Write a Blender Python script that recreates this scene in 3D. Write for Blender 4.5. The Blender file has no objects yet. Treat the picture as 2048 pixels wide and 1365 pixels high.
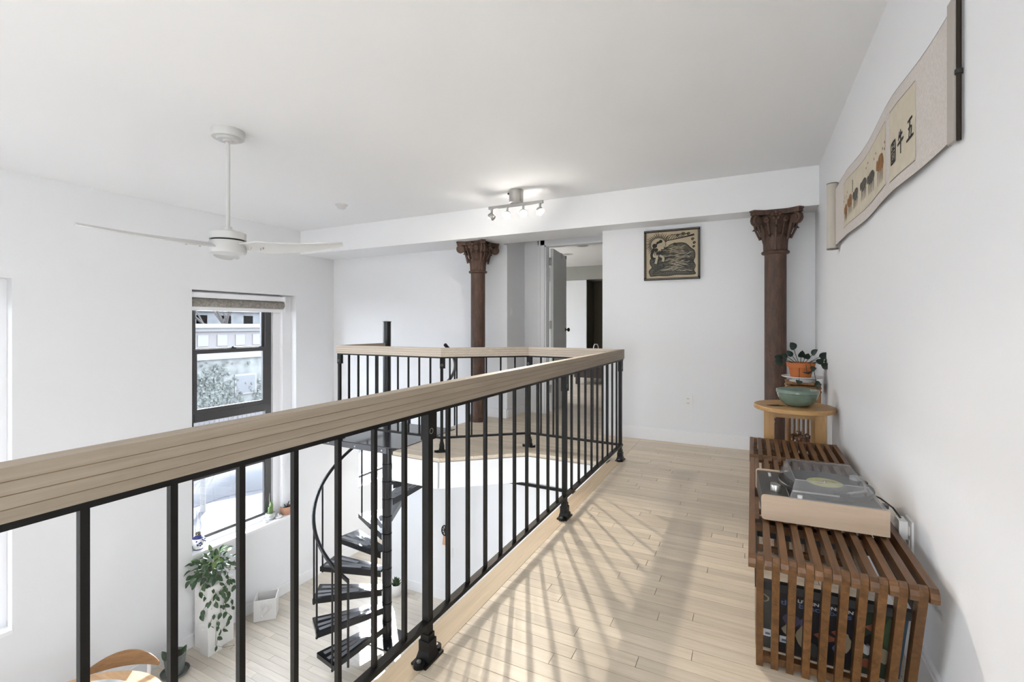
import bpy, math, random
from mathutils import Vector, Matrix
random.seed(7)
PI = math.pi
SC = bpy.context.scene
COL = SC.collection

# ------------------------------------------------------------------ camera
YAW = math.atan(480 / 951)
cam_d = bpy.data.cameras.new('camera')
cam = bpy.data.objects.new('camera', cam_d); COL.objects.link(cam)
cam.location = (0, 0, 1.12)
cam.rotation_euler = (PI / 2, 0, YAW)
cam_d.sensor_width = 36.0
cam_d.lens = 36.0 * 951 / 2048
cam_d.shift_y = -(682.5 - 650) / 2048
cam_d.clip_start = 0.02
SC.camera = cam

# ------------------------------------------------------------------ sky, sun, exposure
w = bpy.data.worlds.new('sky'); SC.world = w; w.use_nodes = True
bg = w.node_tree.nodes['Background']
bg.inputs['Color'].default_value = (0.86, 0.93, 1.0, 1)
bg.inputs['Strength'].default_value = 7.2
sun_d = bpy.data.lights.new('sun', 'SUN'); sun_d.energy = 10.0; sun_d.angle = 0.009
sun_d.color = (1.0, 0.95, 0.87)
sun = bpy.data.objects.new('sun', sun_d); COL.objects.link(sun)
_sd = Vector((1.0, -1.0, -math.sqrt(2) * math.tan(math.radians(27)))).normalized()
sun.rotation_euler = _sd.to_track_quat('-Z', 'Y').to_euler()
sun.location = (-12, 12, 9)
vs = SC.view_settings
vs.view_transform = 'Standard'; vs.look = 'None'; vs.gamma = 1.0
vs.use_curve_mapping = False
vs.exposure = 1.22
FILL_GLOBE = 13.0  # glow strength of the added, unseen fill globes

# ------------------------------------------------------------------ mesh helpers
class MB:
    def __init__(s): s.v = []; s.f = []
    def _add(s, vs_, fs):
        b = len(s.v); s.v += [tuple(p) for p in vs_]; s.f += [tuple(i + b for i in f) for f in fs]; return s
    def box(s, x0, y0, z0, x1, y1, z1):
        x0, x1 = min(x0, x1), max(x0, x1); y0, y1 = min(y0, y1), max(y0, y1); z0, z1 = min(z0, z1), max(z0, z1)
        return s._add([(x0,y0,z0),(x1,y0,z0),(x1,y1,z0),(x0,y1,z0),(x0,y0,z1),(x1,y0,z1),(x1,y1,z1),(x0,y1,z1)],
                      [(0,3,2,1),(4,5,6,7),(0,1,5,4),(1,2,6,5),(2,3,7,6),(3,0,4,7)])
    def bar(s, a, b, w, h, up=(0,0,1)):
        a = Vector(a); b = Vector(b); d = (b - a).normalized(); u = Vector(up)
        if abs(d.dot(u)) > 0.98: u = Vector((0,1,0))
        r = d.cross(u).normalized(); u = r.cross(d).normalized()
        r = r * (w/2); u = u * (h/2); q = []
        for p in (a, b): q += [p - r - u, p + r - u, p + r + u, p - r + u]
        return s._add(q, [(3,2,1,0),(4,5,6,7),(0,1,5,4),(1,2,6,5),(2,3,7,6),(3,0,4,7)])
    def tube(s, pts, rad, n=8, closed=False, caps=True):
        pts = [Vector(p) for p in pts]; m = len(pts)
        if not hasattr(rad, '__len__'): rad = [rad] * m
        ups = None; q = []
        for i, p in enumerate(pts):
            if closed: d = (pts[(i+1) % m] - pts[i-1]).normalized()
            else: d = (pts[min(i+1, m-1)] - pts[max(i-1, 0)]).normalized()
            if ups is None:
                u = Vector((0,0,1)) if abs(d.z) < 0.9 else Vector((1,0,0))
            else: u = ups
            r = d.cross(u).normalized(); u = r.cross(d).normalized(); ups = u
            for k in range(n):
                t = 2*PI*k/n + PI/n
                q.append(p + (r*math.cos(t) + u*math.sin(t)) * rad[i])
        fs = []
        for i in range(m if closed else m-1):
            j = (i+1) % m
            for k in range(n):
                l = (k+1) % n
                fs.append((i*n+k, i*n+l, j*n+l, j*n+k))
        if caps and not closed:
            fs.append(tuple(range(n-1, -1, -1))); fs.append(tuple((m-1)*n + k for k in range(n)))
        return s._add(q, fs)
    def lathe(s, prof, c=(0,0,0), n=20, caps=True):
        c = Vector(c); q = []; fs = []; m = len(prof)
        for r, z in prof:
            for k in range(n):
                t = 2*PI*k/n; q.append(c + Vector((r*math.cos(t), r*math.sin(t), z)))
        for i in range(m-1):
            for k in range(n):
                l = (k+1) % n
                fs.append((i*n+k, i*n+l, (i+1)*n+l, (i+1)*n+k))
        if caps:
            if prof[0][0] > 1e-4: fs.append(tuple(range(n-1, -1, -1)))
            if prof[-1][0] > 1e-4: fs.append(tuple((m-1)*n + k for k in range(n)))
        return s._add(q, fs)
    def cyl(s, a, b, r, n=14): return s.tube([a, b], r, n)
    def prism(s, poly, z0, z1):
        n = len(poly)
        q = [(x, y, z0) for x, y in poly] + [(x, y, z1) for x, y in poly]
        fs = [tuple(range(n-1, -1, -1)), tuple(range(n, 2*n))]
        for i in range(n): j = (i+1) % n; fs.append((i, j, n+j, n+i))
        return s._add(q, fs)
    def slab(s, poly3, nrm, t):
        nrm = Vector(nrm) * t; n = len(poly3)
        q = [Vector(p) for p in poly3] + [Vector(p) + nrm for p in poly3]
        fs = [tuple(range(n-1, -1, -1)), tuple(range(n, 2*n))]
        for i in range(n): j = (i+1) % n; fs.append((i, j, n+j, n+i))
        return s._add(q, fs)
    def ball(s, c, r, n=12, m=8, sc=(1,1,1)):
        c = Vector(c); q = [c + Vector((0,0,-r*sc[2]))]; fs = []
        for i in range(1, m):
            t = -PI/2 + PI*i/m
            for k in range(n):
                a = 2*PI*k/n
                q.append(c + Vector((r*math.cos(t)*math.cos(a)*sc[0], r*math.cos(t)*math.sin(a)*sc[1], r*math.sin(t)*sc[2])))
        q.append(c + Vector((0,0,r*sc[2])))
        for k in range(n): fs.append((0, 1+(k+1) % n, 1+k))
        for i in range(m-2):
            for k in range(n):
                l = (k+1) % n; fs.append((1+i*n+k, 1+i*n+l, 1+(i+1)*n+l, 1+(i+1)*n+k))
        T = len(q)-1
        for k in range(n): fs.append((T, 1+(m-2)*n+k, 1+(m-2)*n+(k+1) % n))
        return s._add(q, fs)
    def grid(s, rows, flip=False):
        b = []; m = len(rows); n = len(rows[0])
        for r in rows: b += r
        fs = []
        for i in range(m-1):
            for j in range(n-1):
                f = (i*n+j, i*n+j+1, (i+1)*n+j+1, (i+1)*n+j)
                fs.append(f[::-1] if flip else f)
        return s._add(b, fs)
    def xf(s, M):
        s.v = [tuple(M @ Vector(p)) for p in s.v]; return s
    def mesh(s, name, mat, smooth=None):
        me = bpy.data.meshes.new(name); me.from_pydata(s.v, [], s.f); me.validate()
        if mat is not None: me.materials.append(mat)
        if smooth is not None:
            me.polygons.foreach_set('use_smooth', [True]*len(me.polygons))
            me.set_sharp_from_angle(angle=math.radians(smooth))
        me.update(); return me
    def build(s, name, mat, parent=None, smooth=None, local=False):
        return obj(name, s.mesh(name, mat, smooth), parent, local)

def obj(name, me, parent=None, local=False):
    o = bpy.data.objects.new(name, me); COL.objects.link(o)
    if parent is not None:
        o.parent = parent
        if not local:
            M = Matrix.LocRotScale(parent.location, parent.rotation_euler, parent.scale)
            p = parent.parent
            while p is not None:
                M = Matrix.LocRotScale(p.location, p.rotation_euler, p.scale) @ parent.matrix_parent_inverse @ M; parent = p; p = p.parent
            o.matrix_parent_inverse = M.inverted()
    return o
def tag(o, label, cat, group=None):
    o['label'] = label; o['category'] = cat
    if group: o['group'] = group
    return o
def thing(name, label, cat, loc=(0,0,0), rz=0, group=None):
    o = bpy.data.objects.new(name, None); COL.objects.link(o)
    o.location = loc; o.rotation_euler = (0,0,rz); o.empty_display_size = 0.1
    return tag(o, label, cat, group)
def struct(name, mb, mat, smooth=None):
    o = mb.build(name, mat, None, smooth); o['kind'] = 'structure'; return o
def sgroup(name, loc=(0,0,0)):
    o = bpy.data.objects.new(name, None); COL.objects.link(o); o.location = loc; o['kind'] = 'structure'; return o
def dup(root, loc, rz=0, label=None, parent=None, first=True):
    c = root.copy(); COL.objects.link(c)
    if first:
        c.location = loc; c.rotation_euler = (0,0,rz)
        if label: c['label'] = label
    else: c.parent = parent
    for ch in list(root.children): dup(ch, None, 0, None, c, False)
    return c
B = MB

# ------------------------------------------------------------------ materials
def mat(name, col, rough=0.6, metal=0.0, spec=None, bump=0.0, bscale=40.0, var=0.0, vscale=3.0, emit=None, es=1.0, coat=0.0, trans=0.0, alpha=1.0):
    m = bpy.data.materials.new(name); m.use_nodes = True
    nt = m.node_tree; b = nt.nodes['Principled BSDF']
    b.inputs['Base Color'].default_value = (*col, 1); b.inputs['Roughness'].default_value = rough; b.inputs['Metallic'].default_value = metal
    if spec is not None: b.inputs['Specular IOR Level'].default_value = spec
    if coat: b.inputs['Coat Weight'].default_value = coat; b.inputs['Coat Roughness'].default_value = 0.08
    if trans: b.inputs['Transmission Weight'].default_value = trans
    if emit: b.inputs['Emission Color'].default_value = (*emit, 1); b.inputs['Emission Strength'].default_value = es
    if bump or var:
        tc = nt.nodes.new('ShaderNodeTexCoord')
        if bump:
            n = nt.nodes.new('ShaderNodeTexNoise'); n.inputs['Scale'].default_value = bscale; n.inputs['Detail'].default_value = 4
            nt.links.new(tc.outputs['Object'], n.inputs['Vector'])
            bp = nt.nodes.new('ShaderNodeBump'); bp.inputs['Strength'].default_value = bump; bp.inputs['Distance'].default_value = 0.01
            nt.links.new(n.outputs['Fac'], bp.inputs['Height']); nt.links.new(bp.outputs['Normal'], b.inputs['Normal'])
        if var:
            n = nt.nodes.new('ShaderNodeTexNoise'); n.inputs['Scale'].default_value = vscale; n.inputs['Detail'].default_value = 5
            nt.links.new(tc.outputs['Object'], n.inputs['Vector'])
            r = nt.nodes.new('ShaderNodeValToRGB')
            r.color_ramp.elements[0].position = 0.3; r.color_ramp.elements[1].position = 0.7
            r.color_ramp.elements[0].color = (*[max(0, c*(1-var)) for c in col], 1); r.color_ramp.elements[1].color = (*[min(1, c*(1+var)) for c in col], 1)
            nt.links.new(n.outputs['Fac'], r.inputs['Fac']); nt.links.new(r.outputs['Color'], b.inputs['Base Color'])
    return m
def wood(name, c1, c2, rough=0.45, stretch=(1.2, 22, 22), scale=2.2, rnd=0.25, coat=0.0, bump=0.04):
    m = bpy.data.materials.new(name); m.use_nodes = True; nt = m.node_tree; N = nt.nodes.new; L = nt.links.new
    b = nt.nodes['Principled BSDF']; b.inputs['Roughness'].default_value = rough
    if coat: b.inputs['Coat Weight'].default_value = coat; b.inputs['Coat Roughness'].default_value = 0.28
    tc = N('ShaderNodeTexCoord'); oi = N('ShaderNodeObjectInfo'); ge = N('ShaderNodeNewGeometry')
    ad = N('ShaderNodeMath'); ad.operation = 'ADD'; L(oi.outputs['Random'], ad.inputs[0]); L(ge.outputs['Random Per Island'], ad.inputs[1])
    fr = N('ShaderNodeMath'); fr.operation = 'FRACT'; L(ad.outputs[0], fr.inputs[0])
    mu = N('ShaderNodeMath'); mu.operation = 'MULTIPLY'; mu.inputs[1].default_value = 37.0; L(fr.outputs[0], mu.inputs[0])
    mp = N('ShaderNodeMapping'); mp.inputs['Scale'].default_value = stretch; L(tc.outputs['Object'], mp.inputs['Vector'])
    va = N('ShaderNodeVectorMath'); va.operation = 'ADD'; L(mp.outputs[0], va.inputs[0]); L(mu.outputs[0], va.inputs[1])
    n = N('ShaderNodeTexNoise'); n.inputs['Scale'].default_value = scale; n.inputs['Detail'].default_value = 6; n.inputs['Roughness'].default_value = 0.65
    n.inputs['Distortion'].default_value = 0.6
    L(va.outputs[0], n.inputs['Vector'])
    r = N('ShaderNodeValToRGB'); r.color_ramp.elements[0].position = 0.32; r.color_ramp.elements[1].position = 0.68
    r.color_ramp.elements[0].color = (*c1, 1); r.color_ramp.elements[1].color = (*c2, 1); L(n.outputs['Fac'], r.inputs['Fac'])
    hs = N('ShaderNodeHueSaturation'); mr = N('ShaderNodeMapRange')
    mr.inputs['To Min'].default_value = 1 - rnd; mr.inputs['To Max'].default_value = 1 + rnd*0.6
    L(fr.outputs[0], mr.inputs['Value']); L(mr.outputs[0], hs.inputs['Value']); L(r.outputs['Color'], hs.inputs['Color']); L(hs.outputs['Color'], b.inputs['Base Color'])
    bp = N('ShaderNodeBump'); bp.inputs['Strength'].default_value = bump*4; bp.inputs['Distance'].default_value = 0.004
    L(n.outputs['Fac'], bp.inputs['Height']); L(bp.outputs['Normal'], b.inputs['Normal'])
    return m
def glassy(name, tint=(1,1,1), gl=0.07, rough=0.0):
    m = bpy.data.materials.new(name); m.use_nodes = True; nt = m.node_tree; nt.nodes.clear(); N = nt.nodes.new; L = nt.links.new
    o = N('ShaderNodeOutputMaterial'); t = N('ShaderNodeBsdfTransparent'); t.inputs['Color'].default_value = (*tint, 1)
    g = N('ShaderNodeBsdfGlossy'); g.inputs['Roughness'].default_value = rough; mx = N('ShaderNodeMixShader'); mx.inputs['Fac'].default_value = gl
    L(t.outputs[0], mx.inputs[1]); L(g.outputs[0], mx.inputs[2]); L(mx.outputs[0], o.inputs['Surface']); return m

M_wall = mat('wall_paint', (0.80, 0.805, 0.82), 0.75, bump=0.05, bscale=60)
M_ceil = mat('ceiling_paint', (0.84, 0.845, 0.855), 0.8, bump=0.04, bscale=30)
M_trim = mat('trim_paint', (0.84, 0.84, 0.85), 0.4)
M_reveal = mat('window_trim_paint', (0.87, 0.87, 0.89), 0.45)
M_door = mat('door_paint', (0.60, 0.61, 0.61), 0.45)
M_floor = wood('maple_floor', (0.62, 0.52, 0.395), (0.76, 0.66, 0.525), 0.46, (1.5, 26, 26), 2.0, 0.13, coat=0.16)
M_floor2 = wood('pale_floor', (0.60, 0.53, 0.44), (0.70, 0.635, 0.545), 0.36, (1.2, 18, 18), 2.0, 0.12, coat=0.35)
M_edge = wood('edge_board_wood', (0.50, 0.385, 0.255), (0.61, 0.485, 0.335), 0.5, (22, 1.2, 22), 2.0, 0.06)
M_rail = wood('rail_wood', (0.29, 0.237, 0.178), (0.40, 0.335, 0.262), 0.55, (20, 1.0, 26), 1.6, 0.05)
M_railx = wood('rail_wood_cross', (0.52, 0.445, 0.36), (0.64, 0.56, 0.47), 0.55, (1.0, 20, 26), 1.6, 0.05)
M_joint = mat('rail_joint', (0.22, 0.16, 0.10), 0.8)
M_black = mat('black_metal', (0.008, 0.0075, 0.007), 0.42, 0.0, spec=.22, bump=0.06, bscale=90)
M_stair = mat('stair_metal', (0.012, 0.012, 0.014), 0.2, 0.0, spec=.4, bump=0.05, bscale=60)
M_grip = mat('grip_tape', (0.16, 0.16, 0.17), 0.7)
M_screw = mat('steel_screw', (0.55, 0.54, 0.52), 0.3, 1.0)
M_white = mat('white_plastic', (0.80, 0.80, 0.79), 0.4)
M_fan = mat('fan_white', (0.60, 0.60, 0.59), 0.4)
M_dark = mat('dark_gap', (0.02, 0.02, 0.02), 0.7)
M_steel = mat('brushed_steel', (0.48, 0.47, 0.45), 0.38, 0.9)
M_bulb = mat('bulb', (1, 1, 1), 0.3, emit=(1.0, 0.95, 0.87), es=85)
M_iron = None
def ironmat():
    m = bpy.data.materials.new('old_iron_paint'); m.use_nodes = True; nt = m.node_tree; N = nt.nodes.new; L = nt.links.new
    b = nt.nodes['Principled BSDF']; b.inputs['Roughness'].default_value = 0.6
    tc = N('ShaderNodeTexCoord'); mp = N('ShaderNodeMapping'); mp.inputs['Scale'].default_value = (9, 9, 2.2); L(tc.outputs['Object'], mp.inputs['Vector'])
    n = N('ShaderNodeTexNoise'); n.inputs['Scale'].default_value = 3.0; n.inputs['Detail'].default_value = 8; n.inputs['Roughness'].default_value = 0.7; L(mp.outputs[0], n.inputs['Vector'])
    r = N('ShaderNodeValToRGB'); e = r.color_ramp.elements; e[0].position = 0.3; e[0].color = (0.042, 0.027, 0.018, 1); e[1].position = 0.72; e[1].color = (0.15, 0.085, 0.055, 1)
    x = e.new(0.52); x.color = (0.088, 0.047, 0.032, 1); L(n.outputs['Fac'], r.inputs['Fac'])
    n2 = N('ShaderNodeTexNoise'); n2.inputs['Scale'].default_value = 5.5; n2.inputs['Detail'].default_value = 3; L(mp.outputs[0], n2.inputs['Vector'])
    r2 = N('ShaderNodeValToRGB'); r2.color_ramp.elements[0].position = 0.735; r2.color_ramp.elements[1].position = 0.76; L(n2.outputs['Fac'], r2.inputs['Fac'])
    mx = N('ShaderNodeMixRGB'); mx.inputs[2].default_value = (0.42, 0.37, 0.31, 1); L(r2.outputs['Color'], mx.inputs[0]); L(r.outputs['Color'], mx.inputs[1]); L(mx.outputs[0], b.inputs['Base Color'])
    bp = N('ShaderNodeBump'); bp.inputs['Strength'].default_value = 0.4; bp.inputs['Distance'].default_value = 0.006; L(n.outputs['Fac'], bp.inputs['Height']); L(bp.outputs['Normal'], b.inputs['Normal'])
    return m
M_iron = ironmat()
M_walnut = wood('slat_wood', (0.075, 0.032, 0.0095), (0.185, 0.083, 0.026), 0.42, (26, 1.6, 26), 1.6, 0.22)
M_pine = wood('table_pine', (0.42, 0.235, 0.085), (0.56, 0.34, 0.14), 0.42, (1.5, 16, 16), 2.2, 0.1)
M_bamboo = wood('bamboo', (0.14, 0.06, 0.018), (0.36, 0.18, 0.06), 0.4, (14, 14, 2), 2.4, 0.25)
M_glass = glassy('window_glass', (0.97, 0.98, 1.0), 0.05)
M_sash = mat('sash_dark', (0.055, 0.052, 0.052), 0.4)
M_blind = mat('blind_fabric', (0.27, 0.25, 0.225), 0.9, bump=0.3, bscale=120, var=0.35, vscale=40)
M_terra = mat('terracotta', (0.52, 0.16, 0.045), 0.7, bump=0.05)
M_terra2 = mat('pale_terracotta', (0.50, 0.27, 0.17), 0.7, bump=0.05)
M_celadon = mat('celadon_glaze', (0.15, 0.215, 0.17), 0.12, coat=0.5, var=0.25, vscale=9)
M_soil = mat('soil', (0.035, 0.024, 0.016), 0.95, bump=0.6, bscale=120)
M_leafd = mat('leaf_dark', (0.018, 0.036, 0.026), 0.45, var=0.3, vscale=14)
M_leaf = mat('leaf_green', (0.035, 0.075, 0.030), 0.38, var=0.45, vscale=10)
M_leafl = mat('leaf_light', (0.13, 0.21, 0.07), 0.4, var=0.3, vscale=10)
M_stem = mat('stem', (0.08, 0.09, 0.035), 0.6)
M_cer = mat('white_ceramic', (0.78, 0.78, 0.76), 0.25, coat=0.3)
M_brown = mat('brown_glaze', (0.115, 0.047, 0.017), 0.12, coat=0.6)
M_pot = mat('grey_green_pot', (0.16, 0.175, 0.165), 0.5, var=0.2, vscale=8)
M_plaster = mat('white_plaster', (0.80, 0.79, 0.77), 0.75, bump=0.04)
# ------------------------------------------------------------------ structure
ZL, ZC, XR, XL = -2.412, 2.392, 0.478, -5.488
YL, YR, YD, YB, YE = 5.06, 4.751, 5.55, -3.0, 10.6
ZB = 2.076
WIN = [(3.077, 4.412), (0.32, 1.655), (5.56, 6.895), (-2.44, -1.105), (8.2, 9.535)]
WZ0, WZ1 = -1.41, 1.51

b = B(); ys = sorted(WIN); T = 0.25
b.box(XL-T, YB-.2, ZL-.2, XL, YE+.2, WZ0-.034); b.box(XL-T, YB-.2, WZ1, XL, YE+.2, ZC+.3)
y = YB-.2
for a, c in ys: b.box(XL-T, y, WZ0-.034, XL, a, WZ1); y = c
b.box(XL-T, y, WZ0-.034, XL, YE+.2, WZ1)
struct('wall_left', b, M_wall)
struct('wall_right', B().box(XR, YB-.2, ZL-.2, XR+.2, YE+.2, ZC+.3), M_wall)
struct('wall_back', B().box(XL-T, YB-.2, ZL-.2, XR+.2, YB, ZC+.3), M_wall)
struct('wall_bedroom_end', B().box(XL-T, YE, ZL-.2, XR+.2, YE+.2, ZC+.3), M_wall)
struct('ceiling', B().box(XL-T, YB-.2, ZC, XR+.2, YE+.2, ZC+.25), M_ceil)
struct('wall_far_left', B().box(XL, YL, -.235, -2.62, YL+.14, ZC), M_wall)
struct('wall_far_right', B().box(-1.363, YR, 0, XR, YD+.1, ZC), M_wall)
struct('wall_recess', B().box(-2.76, YL+.14, 0, -2.62, YD+.1, ZC), M_wall)
b = B(); b.box(-2.62, YD, 0, -2.335, YD+.1, ZC); b.box(-2.335, YD, 2.125, -1.50, YD+.1, ZC); b.box(-1.50, YD, 0, -1.363, YD+.1, ZC)
struct('wall_door', b, M_wall)
b = B(); b.box(XL, 4.48, ZB, -2.62, YL, ZC); b.box(-2.62, 4.48, ZB, XR, 4.96, ZC)
struct('ceiling_beam', b, M_ceil)
struct('wall_lower_back', B().box(-4.42, YL, ZL, XR, YL+.14, -.235), M_wall)

# mezzanine floor slab with planks laid on it
SLABP = [(-1.057, YB), (XR, YB), (XR, YE), (XL, YE), (XL, YL+.03), (-2.95, YL+.03), (-2.95, 4.24), (-2.83, 4.24), (-2.83, 3.285), (-2.344, 3.285), (-1.757, 3.79), (-1.057, 3.79)]
fl = struct('floor', B().prism(SLABP, -.235, -.014), M_trim)
fl2 = struct('floor_lower', B().box(XL-.05, YB, ZL-.2, XR, YE, ZL-.014), M_trim)
_pm = {}
def plank_mesh(L, W, m):
    k = (round(L, 2), W, m.name)
    if k not in _pm: _pm[k] = B().box(0, 0, -.013, L-.0022, W-.0022, 0).mesh('plank', m)
    return _pm[k]
def planks(parent, y0, y1, W, span, z, m, rnd, lens, asobj):
    joined = B(); y = y0
    while y < y1 - 0.01:
        wd = min(W, y1 - y); x0, x1 = span(y + wd/2)
        if x1 - x0 > 0.05:
            x = x0; first = True
            while x < x1 - 1e-4:
                L = rnd.choice(lens)
                if first: L = round(rnd.uniform(0.2, 1.0) * L, 2); first = False
                if x1 - x - L < 0.18: L = x1 - x
                dz = rnd.uniform(-.0006, 0)
                if asobj:
                    if abs(wd - W) < 1e-4 and L in lens: me = plank_mesh(L, W, m)
                    else: me = B().box(0, 0, -.013, L-.0022, wd-.0022, 0).mesh('plank', m)
                    o = obj('plank', me, parent); o.location = (x, y, z + dz)
                else: joined.box(x, y, z-.013, x+L-.0022, y+wd-.0022, z+dz)
                x += L
        y += wd
    if not asobj:
        o = joined.build('planks_beyond', m, parent); o['kind'] = 'stuff'
M_sub = mat('subfloor', (.13, .085, .05), .9)
B().box(-.968, YB, -.0139, XR, YR, -.0085).build('subfloor', M_sub, fl)
B().prism([(-2.94, YR), (-2.94, 4.245), (-2.825, 4.245), (-2.825, 3.30), (-2.34, 3.30), (-1.755, 3.80), (-.968, 3.80), (-.968, YR)], -.0139, -.0085).build('subfloor', M_sub, fl)
B().box(XL+.003, YB, ZL-.0139, XR, YE, ZL-.0085).build('subfloor', mat('subfloor_pale', (.24, .20, .155), .9), fl2)
rp = random.Random(3); LN = [0.45, 0.62, 0.8, 1.0, 1.2]
def walk(y): return (-0.97, XR)
def land(y):
    x = -2.95
    if y < 3.285 + .06: x = -2.30
    elif y < 3.79:
        t = (y - 3.285)/(3.79-3.285); x = -2.344 + t*(2.344-1.757)
        x = -2.95 if y > 3.36 else x
    return (x, -1.06)
planks(fl, 1.0, YR, 0.057, walk, 0.0, M_floor, rp, LN, True)
planks(fl, YB, 1.0, 0.057, walk, 0.0, M_floor, rp, LN, False)
_jb = B()
def lspan(y):
    if y > YL+.14: return (XL, XR)
    if y > YR: return (-2.95, XR)
    if y > 4.24: return (-2.95, -0.97)
    if y >= 3.79: return (-2.83, -0.97)
    t = (y - 3.285)/(3.79-3.285); return (-2.83, -2.344 + t*(2.344-1.757))
planks(fl, 3.285, YR, 0.057, lspan, 0.0, M_floor, rp, LN, False)
planks(fl, YR, YE, 0.057, lspan, 0.0, M_floor, rp, LN, False)
# border boards and white fascia
def eboard(p, q, inward, w=0.088, z=0.0012, mm=M_edge):
    p = Vector((*p, 0)); q = Vector((*q, 0)); n = Vector((*inward, 0)).normalized()
    o = B().slab([p - n*.012 + Vector((0,0,z-.03)), q - n*.012 + Vector((0,0,z-.03)), q + n*w + Vector((0,0,z-.03)), p + n*w + Vector((0,0,z-.03))], (0,0,1), .03)
    o.build('edge_board', mm, fl)
eboard((-1.057+.012, YB), (-1.057+.012, 3.88), (1, 0))
eboard((-1.757, 3.79), (-1.045, 3.79), (0, 1), mm=M_floor)
_n = Vector((-(3.79-3.285), 2.344-1.757)).normalized()
eboard((-2.344, 3.285), (-1.757, 3.79), (_n.x, _n.y), z=0.0008, mm=M_floor)
eboard((-2.83, 3.285), (-2.33, 3.285), (0, 1), mm=M_floor)
B().box(-1.085, YB, -.25, -1.056, 3.79, -.032).build('fascia_board', M_trim, fl)
B().box(-1.757, 3.765, -.25, -1.057, 3.789, -.032).build('fascia_board', M_trim, fl)
_q = Vector((_n.x, _n.y, 0))
B().slab([Vector((-2.344,3.285,-.25))-_q*.024, Vector((-1.757,3.79,-.25))-_q*.024, Vector((-1.757,3.79,-.25))-_q*.001, Vector((-2.344,3.285,-.25))-_q*.001], (0,0,1), .218).build('fascia_board', M_trim, fl)
B().box(-2.83, 3.261, -.25, -2.344, 3.284, -.032).build('fascia_board', M_trim, fl)

LN2 = [0.7, 0.95, 1.2]
planks(fl2, 1.9, YL, 0.083, lambda y: (XL+.002, -3.1), ZL, M_floor2, rp, LN2, True)
planks(fl2, YB, 1.9, 0.083, lambda y: (XL+.002, XR), ZL, M_floor2, rp, LN2, False)
planks(fl2, 1.9, YL, 0.083, lambda y: (-3.1, XR), ZL, M_floor2, rp, LN2, False)
planks(fl2, YL, YE, 0.083, lambda y: (XL+.002, XR), ZL, M_floor2, rp, LN2, False)

# baseboards
struct('baseboard_far', B().box(-1.363, YR-.016, 0, XR, YR, .105).box(-1.363, YR-.011, .105, XR, YR, .118), M_trim)
struct('baseboard_right', B().box(XR-.016, YB, 0, XR, YR-.016, .105).box(XR-.011, YB, .105, XR, YR-.011, .118), M_trim)
struct('baseboard_left', B().box(XL, YB, ZL, XL+.016, YE, ZL+.125).box(XL, YB, ZL+.125, XL+.01, YE, ZL+.138), M_trim)
struct('baseboard_lower_back', B().box(-4.42, YL-.016, ZL, XR, YL, ZL+.125), M_trim)
struct('baseboard_far_left', B().box(-2.95, YL-.016, 0, -2.62, YL, .11), M_trim)
struct('baseboard_recess', B().box(-2.62, YL, 0, -2.606, YD, .10), M_trim)

# windows
def window(n, y0):
    wdo = sgroup('window_%d' % n, (XL, y0, 0)); W = 1.335; P = dict(parent=wdo, local=True)
    B().box(-.25, .0005, WZ0-.033, .014, W-.0005, WZ0).build('window_sill', M_reveal, **P)
    B().box(-.235, 1.10, WZ0, -.15, W-.001, WZ1-.001).box(-.235, 1.07, WZ0, -.175, 1.10, WZ1).box(-.15, 1.20, WZ0, -.10, W-.001, WZ1-.001).build('side_trim', M_reveal, **P)
    B().box(-.235, .001, WZ0, -.15, .055, WZ1-.001).build('side_trim', M_reveal, **P)
    B().box(-.235, .055, 1.43, -.13, 1.10, WZ1-.001).build('head_trim', M_reveal, **P)
    B().box(-.215, .055, -1.347, -.155, .105, 1.43).box(-.215, .995, -1.347, -.155, 1.075, 1.43).box(-.215, .105, 1.39, -.155, .995, 1.43).build('window_frame', M_sash, **P)
    sa = B().box(-.212, .105, .80, -.182, .995, .845).box(-.212, .955, .845, -.182, .995, 1.39).box(-.212, .105, .845, -.182, .14, 1.39).build('upper_sash', M_sash, **P)
    B().box(-.198, .14, .845, -.194, .955, 1.39).build('pane', M_glass, sa, local=True)
    sb = B().box(-.182, .105, .785, -.150, .995, .835).box(-.182, .105, .02, -.148, .995, .10).box(-.190, .105, .10, -.155, .995, .15).box(-.182, .955, .15, -.152, .995, .785).box(-.182, .105, .15, -.152, .14, .785).build('middle_sash', M_sash, **P)
    B().box(-.169, .14, .15, -.165, .955, .785).build('pane', M_glass, sb, local=True)
    B().box(-.150, .52, .835, -.120, .58, .848).cyl((-.14, .55, .848), (-.14, .55, .862), .012, 8).build('sash_lock', M_dark, sb, local=True)
    sc = B().box(-.205, .105, -.66, -.175, .995, -.625).box(-.205, .105, .0, -.175, .995, .02).build('lower_sash', M_sash, **P)
    B().box(-.192, .105, -.625, -.188, .995, .0).build('pane', M_glass, sc, local=True)
    B().box(-.205, .056, WZ0, -.150, 1.07, -1.348).build('stool_trim', M_reveal, **P)
    sd = B().box(-.200, .105, -1.348, -.165, .995, -1.315).box(-.200, .985, -1.315, -.165, .997, -.66).build('bottom_sash', M_sash, **P)
    B().box(-.184, .105, -1.315, -.180, .985, -.66).build('pane', M_glass, sd, local=True)
    return wdo
for i, (a, c) in enumerate(WIN): window(i+1, a)
for i, (a, c) in enumerate(WIN):
    ld = bpy.data.lights.new('sky_portal', 'AREA'); ld.shape = 'RECTANGLE'; ld.size = 1.33; ld.size_y = 2.9
    ld.cycles.is_portal = True
    lo = bpy.data.objects.new('sky_portal', ld); COL.objects.link(lo); lo.location = (XL-.27, (a+c)/2, 0.05); lo.rotation_euler = (PI/2, 0, -PI/2)

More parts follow.
